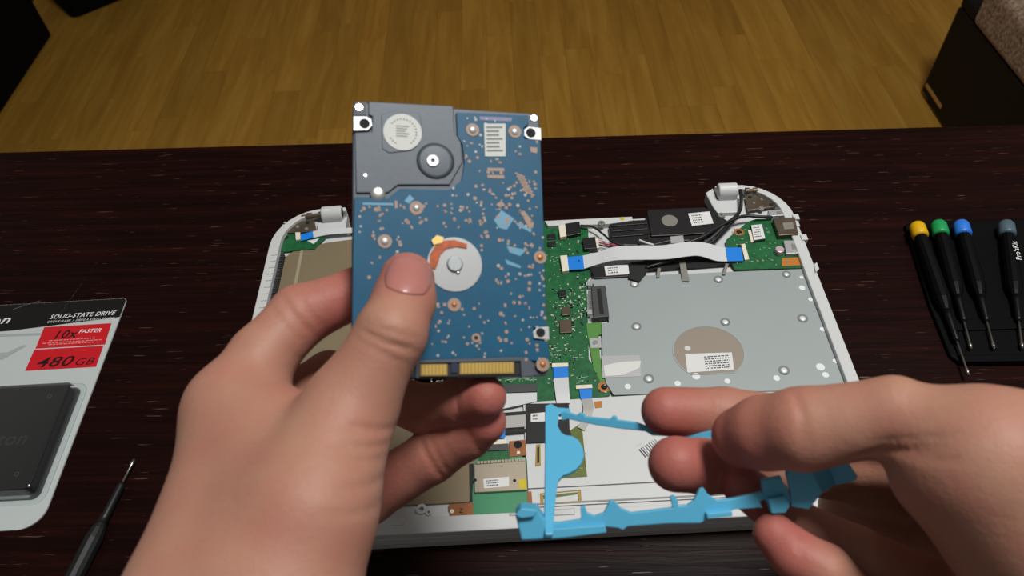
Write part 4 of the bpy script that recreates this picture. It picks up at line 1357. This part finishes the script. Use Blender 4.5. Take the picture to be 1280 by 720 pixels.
# ------------------------------------------------------------------ case of screwdrivers at the right
ZS = TABLE + 8
case_m = mat('black_case_plastic', rgb(7, 7, 8), 0.6, spec=.08)
grip_dk = mat('deep_black_grip', rgb(7, 7, 8), 0.5, spec=.12)
sleeve_dk = mat('deep_black_sleeve', rgb(10, 10, 11), 0.35, spec=.25)
q0, q1, q2 = at(1130, 279, TABLE + 4), at(1200, 452, TABLE + 4), at(1280, 279, TABLE + 4)
case = Thing('screwdriver_case', 'black open case holding the row of small screwdrivers right of the laptop', 'case', (520, 160, TABLE))
cx0, cy1, cy0 = q0[0], q0[1] + 1, q1[1]
cpoly = pl([(1131, 280), (1140, 277), (1300, 272), (1400, 268), (1440, 452), (1300, 453), (1202, 454), (1188, 444), (1162, 380)], TABLE + 3.5)
tray = case.part('tray', Geo().prism(cpoly, TABLE, TABLE + 3.5), case_m, bevel=1.2)
case.part('clip_bar', Geo().prism(pl([(1182, 400), (1290, 396), (1292, 410), (1186, 413)], TABLE + 5), TABLE + 3.5, TABLE + 5), case_m, bevel=.5)
case.part('front_lip', Geo().prism(pl([(1197, 443), (1300, 442), (1301, 451), (1203, 452)], TABLE + 5), TABLE + 3.5, TABLE + 5), case_m, bevel=.8)
yel = mat('yellow_cap', rgb(224, 176, 14), .4)
gre = mat('green_cap', rgb(24, 154, 84), .4)
blu = mat('blue_cap', rgb(46, 122, 224), .4)
gry = mat('grey_cap', rgb(78, 100, 110), .4)


def s8(x, y, z=ZS):
    return at(x / 3.13 + 1090, y / 3.13 + 250, z)


for nm, cm, tp2, cap2 in (('yellow', yel, (378, 685), (182, 120)), ('green', gre, (388, 582), (266, 120)), ('blue', blu, (478, 582), (354, 120)), ('grey', gry, (588, 580), (528, 120))):
    a, b_ = s8(*tp2, TABLE + 6.5), s8(*cap2, TABLE + 9.5)
    dd = (a - b_) / np.linalg.norm(a - b_)
    b_ = b_ - dd * 4
    L_ = np.linalg.norm(a - b_)
    t_, _ = driver('screwdriver', 'small black screwdriver with a %s end cap, lying in the black case' % nm, a, b_, L_, cm, 'screwdrivers in the black case', grip_mat=grip_dk, r=5.2, blade=.2)
    if nm == 'grey':
        p0_, p1_ = s8(578, 236, TABLE + 15.2), s8(560, 172, TABLE + 15.2)
        t_.text("Pro'sKit", 5.0, p0_ + np.array([1.5, 0, 0]), white_p, ax=p1_ - p0_, ay=np.cross([0, 0, 1], p1_ - p0_), bold=.02)

# ------------------------------------------------------------------ hands: smooth bodies grown from tapered bones


def bone_sdf(P, a, b, ra, rb):
    ba = b - a
    L2 = float(ba @ ba) + 1e-9
    t = np.clip(((P - a) @ ba) / L2, 0, 1)
    return np.linalg.norm(P - a - t[:, None] * ba, axis=1) - (ra + (rb - ra) * t)


def smin(a, b, k):
    h = np.maximum(k - np.abs(a - b), 0) / k
    return np.minimum(a, b) - h * h * h * k / 6


class Hand:
    """palm: bones blended softly; fingers: chains, blended into the palm but kept apart from each other"""

    def __init__(self, palm, fingers, creases=(), kp=14.0, kf=4.0, kroot=12.0, lumps=()):
        self.palm, self.fingers, self.creases = palm, fingers, creases
        self.kp, self.kf, self.kroot, self.lumps = kp, kf, kroot, lumps

    def sdf(self, P):
        d = None
        for a, b, ra, rb in self.palm:
            e = bone_sdf(P, a, b, ra, rb)
            d = e if d is None else smin(d, e, self.kp)
        out = d
        for ch in self.fingers:
            e = None
            for (a, ra), (b, rb) in zip(ch[:-1], ch[1:]):
                q = bone_sdf(P, a, b, ra, rb)
                e = q if e is None else smin(e, q, self.kf)
            out = smin(out, smin(d, e, self.kroot), 1.2)
        for c, n, R_, w, amp in self.creases:
            v = P - c
            h = v @ n
            out = out + amp * np.exp(-(h / w) ** 2 - (np.einsum('ij,ij->i', v, v) / R_ ** 2) ** 2)
        for c, R_, amp in self.lumps:
            v = P - c
            out = out - amp * np.exp(-np.einsum('ij,ij->i', v, v) / R_ ** 2)
        return out

    def mesh(self, res):
        pts = [p for a, b, ra, rb in self.palm for p in ((a, ra), (b, rb))] + [p for ch in self.fingers for p in ch]
        lo = np.min([p - r - 5 for p, r in pts], axis=0)
        hi = np.max([p + r + 5 for p, r in pts], axis=0)
        nx = [int(math.ceil(v)) + 1 for v in (hi - lo) / res]
        # coarse pass first: only the cells close to the skin are measured finely
        cs = 4
        cn = [v // cs + 2 for v in nx]
        ax = [lo[i] + np.arange(cn[i]) * res * cs for i in range(3)]
        G = np.stack(np.meshgrid(*ax, indexing='ij'), -1).reshape(-1, 3)
        near = (np.abs(self.sdf(G)) < res * cs * 2.2).reshape(cn)
        big = np.full([c * cs for c in cn], 9.0)
        big_near = np.repeat(np.repeat(np.repeat(near, cs, 0), cs, 1), cs, 2)
        cd_ = self.sdf(G).reshape(cn)
        big = np.repeat(np.repeat(np.repeat(cd_, cs, 0), cs, 1), cs, 2)
        idx = np.argwhere(big_near)
        big[tuple(idx.T)] = self.sdf(lo + idx * res)
        return surface_nets(big, lo, res)


def surface_nets(V, lo, res):
    ins = V < 0
    n = np.array(V.shape)
    c = np.zeros(n - 1, int)
    for dx in (0, 1):
        for dy in (0, 1):
            for dz in (0, 1):
                c += ins[dx:n[0] - 1 + dx, dy:n[1] - 1 + dy, dz:n[2] - 1 + dz]
    act = (c > 0) & (c < 8)
    cells = np.argwhere(act)
    ids = np.full(act.shape, -1)
    ids[act] = np.arange(len(cells))
    acc = np.zeros((len(cells), 3))
    cnt = np.zeros(len(cells))
    corners = [(i, j, k) for i in (0, 1) for j in (0, 1) for k in (0, 1)]
    for a in corners:
        for ax in range(3):
            if a[ax] == 0:
                b = list(a)
                b[ax] = 1
                va = V[tuple((cells + a).T)]
                vb = V[tuple((cells + b).T)]
                m_ = (va < 0) != (vb < 0)
                t = va[m_] / (va[m_] - vb[m_])
                p = np.array(a, float)[None] + t[:, None] * (np.array(b) - np.array(a))[None]
                acc[m_] += p
                cnt[m_] += 1
    verts = lo + (cells + acc / cnt[:, None]) * res
    faces = []
    for ax in range(3):
        o1, o2 = [(1, 2), (2, 0), (0, 1)][ax]
        sl0 = [slice(0, s_ - 1) for s_ in V.shape]
        e0, e1 = [slice(None)] * 3, [slice(None)] * 3
        e0[ax], e1[ax] = slice(0, -1), slice(1, None)
        A, B = ins[tuple(e0)], ins[tuple(e1)]
        q = np.argwhere(A != B)
        q = q[(q[:, o1] > 0) & (q[:, o2] > 0) & (q[:, o1] < act.shape[o1]) & (q[:, o2] < act.shape[o2])]
        up_ = A[tuple(q.T)]
        quad = []
        for d1, d2 in ((1, 1), (0, 1), (0, 0), (1, 0)):
            cc = q.copy()
            cc[:, o1] -= d1
            cc[:, o2] -= d2
            quad.append(ids[tuple(cc.T)])
        quad = np.stack(quad, 1)
        quad[~up_] = quad[~up_][:, ::-1]
        faces.append(quad)
    faces = np.concatenate(faces)
    faces = faces[(faces >= 0).all(1)]
    return verts, faces


skin = bpy.data.materials.new('skin')
skin.use_nodes = True
nt = skin.node_tree
bs_ = nt.nodes['Principled BSDF']
bs_.inputs['Roughness'].default_value = 0.56
bs_.inputs['Specular IOR Level'].default_value = 0.4
bs_.inputs['Subsurface Weight'].default_value = 0.25
bs_.inputs['Subsurface Radius'].default_value = (1.0, 0.35, 0.18)
bs_.inputs['Subsurface Scale'].default_value = 0.004
at_ = nt.nodes.new('ShaderNodeAttribute')
at_.attribute_name = 'blush'
tc = nt.nodes.new('ShaderNodeTexCoord')
n1 = nt.nodes.new('ShaderNodeTexNoise')
n1.inputs['Scale'].default_value = 55
n1.inputs['Detail'].default_value = 5
nt.links.new(tc.outputs['Object'], n1.inputs['Vector'])
ad = nt.nodes.new('ShaderNodeMath')
ad.operation = 'MULTIPLY_ADD'
ad.inputs[1].default_value = 0.85
nt.links.new(n1.outputs['Fac'], ad.inputs[0])
nt.links.new(at_.outputs['Fac'], ad.inputs[2])
cr = nt.nodes.new('ShaderNodeValToRGB')
cr.color_ramp.elements[0].position = 0.22
cr.color_ramp.elements[0].color = rgb(176, 134, 112)
cr.color_ramp.elements[1].position = 1.0
cr.color_ramp.elements[1].color = rgb(172, 100, 90)
nt.links.new(ad.outputs[0], cr.inputs['Fac'])
nt.links.new(cr.outputs['Color'], bs_.inputs['Base Color'])
n2 = nt.nodes.new('ShaderNodeTexNoise')
n2.inputs['Scale'].default_value = 420
n2.inputs['Detail'].default_value = 4
nt.links.new(tc.outputs['Object'], n2.inputs['Vector'])
n3 = nt.nodes.new('ShaderNodeTexVoronoi')
n3.inputs['Scale'].default_value = 900
nt.links.new(tc.outputs['Object'], n3.inputs['Vector'])
m3 = nt.nodes.new('ShaderNodeMath')
m3.operation = 'MULTIPLY_ADD'
m3.inputs[1].default_value = 0.4
nt.links.new(n3.outputs['Distance'], m3.inputs[0])
nt.links.new(n2.outputs['Fac'], m3.inputs[2])
bp = nt.nodes.new('ShaderNodeBump')
bp.inputs['Strength'].default_value = 0.22
bp.inputs['Distance'].default_value = 0.0006
nt.links.new(m3.outputs[0], bp.inputs['Height'])
nt.links.new(bp.outputs['Normal'], bs_.inputs['Normal'])
nail_m = mat('fingernail', rgb(176, 116, 108), 0.3, coat=.3)


def hand_object(name, label, hand, tips, res=1.05, group=None):
    verts, faces = hand.mesh(res)
    # light relaxing of the surface
    E_ = np.concatenate([faces[:, [0, 1]], faces[:, [1, 2]], faces[:, [2, 3]], faces[:, [3, 0]]])
    E_ = np.unique(np.sort(E_, axis=1), axis=0)
    deg = np.bincount(E_.ravel(), minlength=len(verts))[:, None]
    for lam_ in (.5, -.52, .5, -.52, .5):
        s_ = np.zeros_like(verts)
        np.add.at(s_, E_[:, 0], verts[E_[:, 1]])
        np.add.at(s_, E_[:, 1], verts[E_[:, 0]])
        verts = verts + lam_ * (s_ / np.maximum(deg, 1) - verts)
    org = verts.mean(0)
    org[2] = verts[:, 2].min()
    me = bpy.data.meshes.new(name)
    me.from_pydata(((verts - org) * S).tolist(), [], faces.tolist())
    bl = np.zeros(len(verts))
    for c, R_, a_ in tips:
        bl += a_ * np.exp(-np.sum((verts - c) ** 2, axis=1) / R_ ** 2)
    at2 = me.attributes.new('blush', 'FLOAT', 'POINT')
    at2.data.foreach_set('value', np.clip(bl, 0, 1).astype(np.float32))
    me.materials.append(skin)
    me.shade_smooth()
    o = bpy.data.objects.new(name, me)
    col.objects.link(o)
    o.location = wv(org)
    o['label'] = label
    o['category'] = 'hand'
    if group:
        o['group'] = group
    return o, org


def add_nail(o, org, hand, c, ax, up_, wide, long_, lift=.35, name='fingernail'):
    """a curved nail laid on the skin: c centre, ax towards the tip, up_ outward"""
    ax = ax / np.linalg.norm(ax)
    up_ = up_ - ax * (up_ @ ax)
    up_ /= np.linalg.norm(up_)
    sd = np.cross(ax, up_)
    nu, nv = 13, 13
    P = []
    for i in range(nu):
        for j in range(nv):
            u, v = -1 + 2 * i / (nu - 1), -1 + 2 * j / (nv - 1)
            # squircle outline
            uu, vv = u * math.sqrt(1 - v * v * .38), v * math.sqrt(1 - u * u * .38)
            P.append(c + sd * uu * wide / 2 + ax * vv * long_ / 2 + up_ * 14)
    P = np.array(P)
    for _ in range(60):
        P = P - up_ * np.clip(hand.sdf(P), -2, 2)[:, None] * .8
    ed = np.array([min(1, 3.0 * (1 - max(abs(-1 + 2 * i / (nu - 1)), abs(-1 + 2 * j / (nv - 1))))) for i in range(nu) for j in range(nv)])
    top = P + up_ * (lift * (.25 + .75 * ed))[:, None]
    bot = P - up_ * .8
    n = nu * nv
    v = np.concatenate([top, bot])
    f = []
    for i in range(nu - 1):
        for j in range(nv - 1):
            a, b, c_, d_2 = i * nv + j, (i + 1) * nv + j, (i + 1) * nv + j + 1, i * nv + j + 1
            f += [(a, b, c_, d_2), (n + d_2, n + c_, n + b, n + a)]
    rimv = [j for j in range(nv)] + [i * nv + nv - 1 for i in range(1, nu)] + [(nu - 1) * nv + j for j in range(nv - 2, -1, -1)] + [i * nv for i in range(nu - 2, 0, -1)]
    for k in range(len(rimv)):
        a, b = rimv[k], rimv[(k + 1) % len(rimv)]
        f.append((a, n + a, n + b, b))
    g_ = Geo().add(v, f)
    ob = bpy.data.objects.new(name, to_mesh(name, g_, nail_m, org, True))
    col.objects.link(ob)
    ob.parent = o
    return ob


def J(x, y, d, r):
    return (dep(x, y, d), r)


def bone(a, b):
    return (a[0], b[0], a[1], b[1])


# --- left hand, thumb on the drive
W1, W2 = J(242, 760, 216, 17), J(352, 760, 214, 17)
W3, W4 = J(120, 1000, 196, 20), J(270, 1000, 194, 22)
wm = ((W1[0] + W2[0]) / 2, 0)
fd = (W3[0] + W4[0]) / 2 - wm[0]
fd /= np.linalg.norm(fd)
WE = ((W3[0] + W4[0]) / 2 + fd * 130, 34)
WQ = ((W3[0] + W4[0]) / 2, 27)
K1, K2, K3, K4 = J(292, 512, 260, 12.2), J(310, 540, 276, 13), J(350, 575, 290, 12.5), J(385, 615, 296, 11.5)
TM, TC = J(437, 512, 240, 13.2), J(384, 640, 223, 16.5)
lhand = Hand(
    palm=[bone(WQ, WE), bone(W1, W3), bone(W2, W4), bone(W1, K1), bone(W1, K2), bone(W2, K3), bone(W2, K4), bone(W2, TC), bone(TC, TM), bone(K1, K2), bone(K2, K3), bone(K3, K4), bone(K1, (TC[0], 15)), bone((dep(310, 560, 258), 16), (dep(400, 560, 248), 14)), bone((dep(345, 560, 251), 18), (dep(310, 740, 214), 19))],
    fingers=[
        [TC, TM, J(489, 417, 240, 11.2), J(505, 376, 249, 10.2), J(509, 350, 255, 9.4)],
        [K1, J(328, 446, 270, 11.6), J(376, 394, 279, 11.2), J(446, 366, 284, 9.2), J(512, 362, 290, 8)],
        [K2, J(412, 470, 312, 10.2), J(528, 511, 297, 9.4), J(575, 502, 284, 8.8), J(606, 496, 275, 8.0)],
        [K3, J(460, 620, 308, 11.4), J(540, 570, 298, 10.4), J(585, 543, 290, 9.2), J(606, 528, 284, 8.2)],
        [K4, J(450, 640, 326, 8.6), J(520, 585, 332, 7.8), J(570, 555, 332, 7.0)],
    ],
    kp=16, kroot=13)


def crease(x, y, d, dx, dy, R_, w, amp):
    n_ = RX * dx - UP * dy
    return (dep(x, y, d), n_ / np.linalg.norm(n_), R_, w, amp)


lhand.creases = [
    crease(480, 425, 230, .42, -1, 11, .8, .95), crease(488, 414, 230, .30, -1, 10, .7, .6), crease(472, 437, 230, .55, -1, 10, .7, .6), crease(497, 432, 230, .1, -1, 7, .6, .5),
    crease(370, 395, 268, 1, -.8, 9, .9, .7), crease(385, 388, 268, 1, -.7, 8, .8, .5), crease(358, 405, 268, 1, -.9, 8, .8, .4),
    crease(475, 540, 226, .3, -1, 12, .9, .9), crease(468, 562, 222, .25, -1, 13, .9, .7), crease(474, 582, 220, .35, -1, 12, .8, .7), crease(468, 605, 220, .2, -1, 12, .9, .6), crease(462, 640, 214, .2, -1, 13, 1.0, .5),
    crease(398, 455, 262, 1, -.2, 12, 1.0, .6), crease(376, 470, 262, 1, -.5, 10, 1.0, .5),
    crease(572, 505, 275, 1, .1, 9, .8, .7), crease(540, 575, 290, 1, -.6, 10, .9, .8), crease(590, 545, 282, 1, -.5, 9, .7, .5), crease(552, 572, 290, 1, -.5, 9, .7, .5),
]
lhand.lumps = [(dep(300, 520, 246), 9, .5), (dep(330, 590, 238), 16, -.8), (dep(365, 520, 246), 12, -.8), (dep(420, 640, 212), 14, .6)]
lo_, lorg = hand_object('left_hand', 'bare hand with its thumb pressed on the blue board of the drive it holds', lhand,
                        [(dep(508, 345, 247), 13, .55), (dep(618, 494, 268), 14, .5), (dep(618, 528, 276), 14, .5), (dep(545, 545, 290), 22, .2), (dep(420, 420, 285), 22, .35), (dep(440, 370, 275), 16, .45), (dep(475, 620, 285), 25, .3)], group='the two hands at work')
add_nail(lo_, lorg, lhand, dep(511, 346, 246), RX * .18 + UP * 1.0 + FW * .22, -FW + RX * .1, 15.5, 14.5, name='thumbnail')

# --- right hand, palm hollowed towards the viewer, pinching the bracket
RW1, RW2 = J(1400, 600, 220, 24), J(1420, 740, 218, 22)
RC = J(1232, 580, 216, 20)
RM = J(1118, 519, 228, 11.5)
R1, R2, R3, R4 = J(1205, 555, 288, 11), J(1180, 625, 336, 13), J(1200, 760, 280, 13), J(1160, 850, 252, 11)
RH = J(1140, 690, 332, 12)
RT = J(1290, 660, 218, 22)
RF = J(1600, 700, 210, 26)
fd = RF[0] - (RW1[0] + RW2[0]) / 2
fd /= np.linalg.norm(fd)
RE = (RF[0] + fd * 130, 34)
rhand = Hand(
    palm=[bone(RF, RE), bone(RW1, RC), bone(RW1, R1), bone(J(1062, 570, 300, 13), J(1130, 562, 302, 16)), bone(J(1130, 562, 302, 16), J(1210, 555, 296, 18)), bone(J(1210, 555, 296, 18), J(1330, 570, 270, 20)), bone(RW1, R2), bone(RW2, R3), bone(RW2, R4), bone(RC, RT), bone(R1, R2), bone(R2, R3), bone(RH, R2), bone(RH, R3), bone(J(1090, 615, 338, 12), R2), bone(J(1060, 635, 334, 12), RH), bone(R3, R4), bone(RW1, J(1600, 700, 210, 26)), bone(RW2, J(1600, 700, 210, 26)), bone(RT, RW2), bone(J(1180, 590, 220, 13), J(1280, 645, 214, 20))],  # the thick bones behind the thumb are added to shade the palm's hollow
    fingers=[
        [RC, RM, J(1003, 536, 240, 13.0), J(955, 541, 250, 12), J(928, 546, 257, 10.4)],
        [R1, J(1015, 530, 293, 10.4), J(905, 516, 290, 9.6), J(832, 514, 287, 9.3)],
        [R2, J(1035, 592, 312, 9.8), J(945, 588, 289, 9.3), J(880, 583, 277, 9.8), J(845, 580, 270, 10.0)],
        [R3, J(1070, 694, 262, 9.8), J(985, 650, 266, 8.4), J(928, 606, 266, 7.4)],
        [R4, J(1030, 714, 243, 8.6), J(992, 692, 246, 7.8), J(968, 668, 250, 7.0)],
    ],
    kp=14, kroot=9)
rhand.creases = [
    crease(1003, 515, 228, 1, .05, 13, .8, .55), crease(1008, 535, 228, 1, -.05, 11, .8, .3),
    crease(1125, 562, 216, .5, 1, 14, 1.0, 1.3), crease(1145, 552, 210, .4, 1, 12, .9, .8), crease(1150, 578, 206, .25, 1, 10, .9, .7),
    crease(897, 515, 280, 1, .1, 10, .8, .6), crease(925, 590, 270, 1, .15, 10, .9, .6),
    crease(1012, 672, 236, 1, .3, 9, .8, .8), crease(1050, 680, 254, 1, .2, 9, .8, .6),
]
ro_, rorg = hand_object('right_hand', 'bare hand with curled fingers pinching the sky blue plastic bracket', rhand,
                        [(dep(815, 512, 280), 22, .5), (dep(835, 580, 262), 18, .6), (dep(925, 600, 260), 14, .6), (dep(965, 668, 244), 13, .5), (dep(925, 548, 248), 16, .5), (dep(1000, 690, 238), 14, .35)], group='the two hands at work')
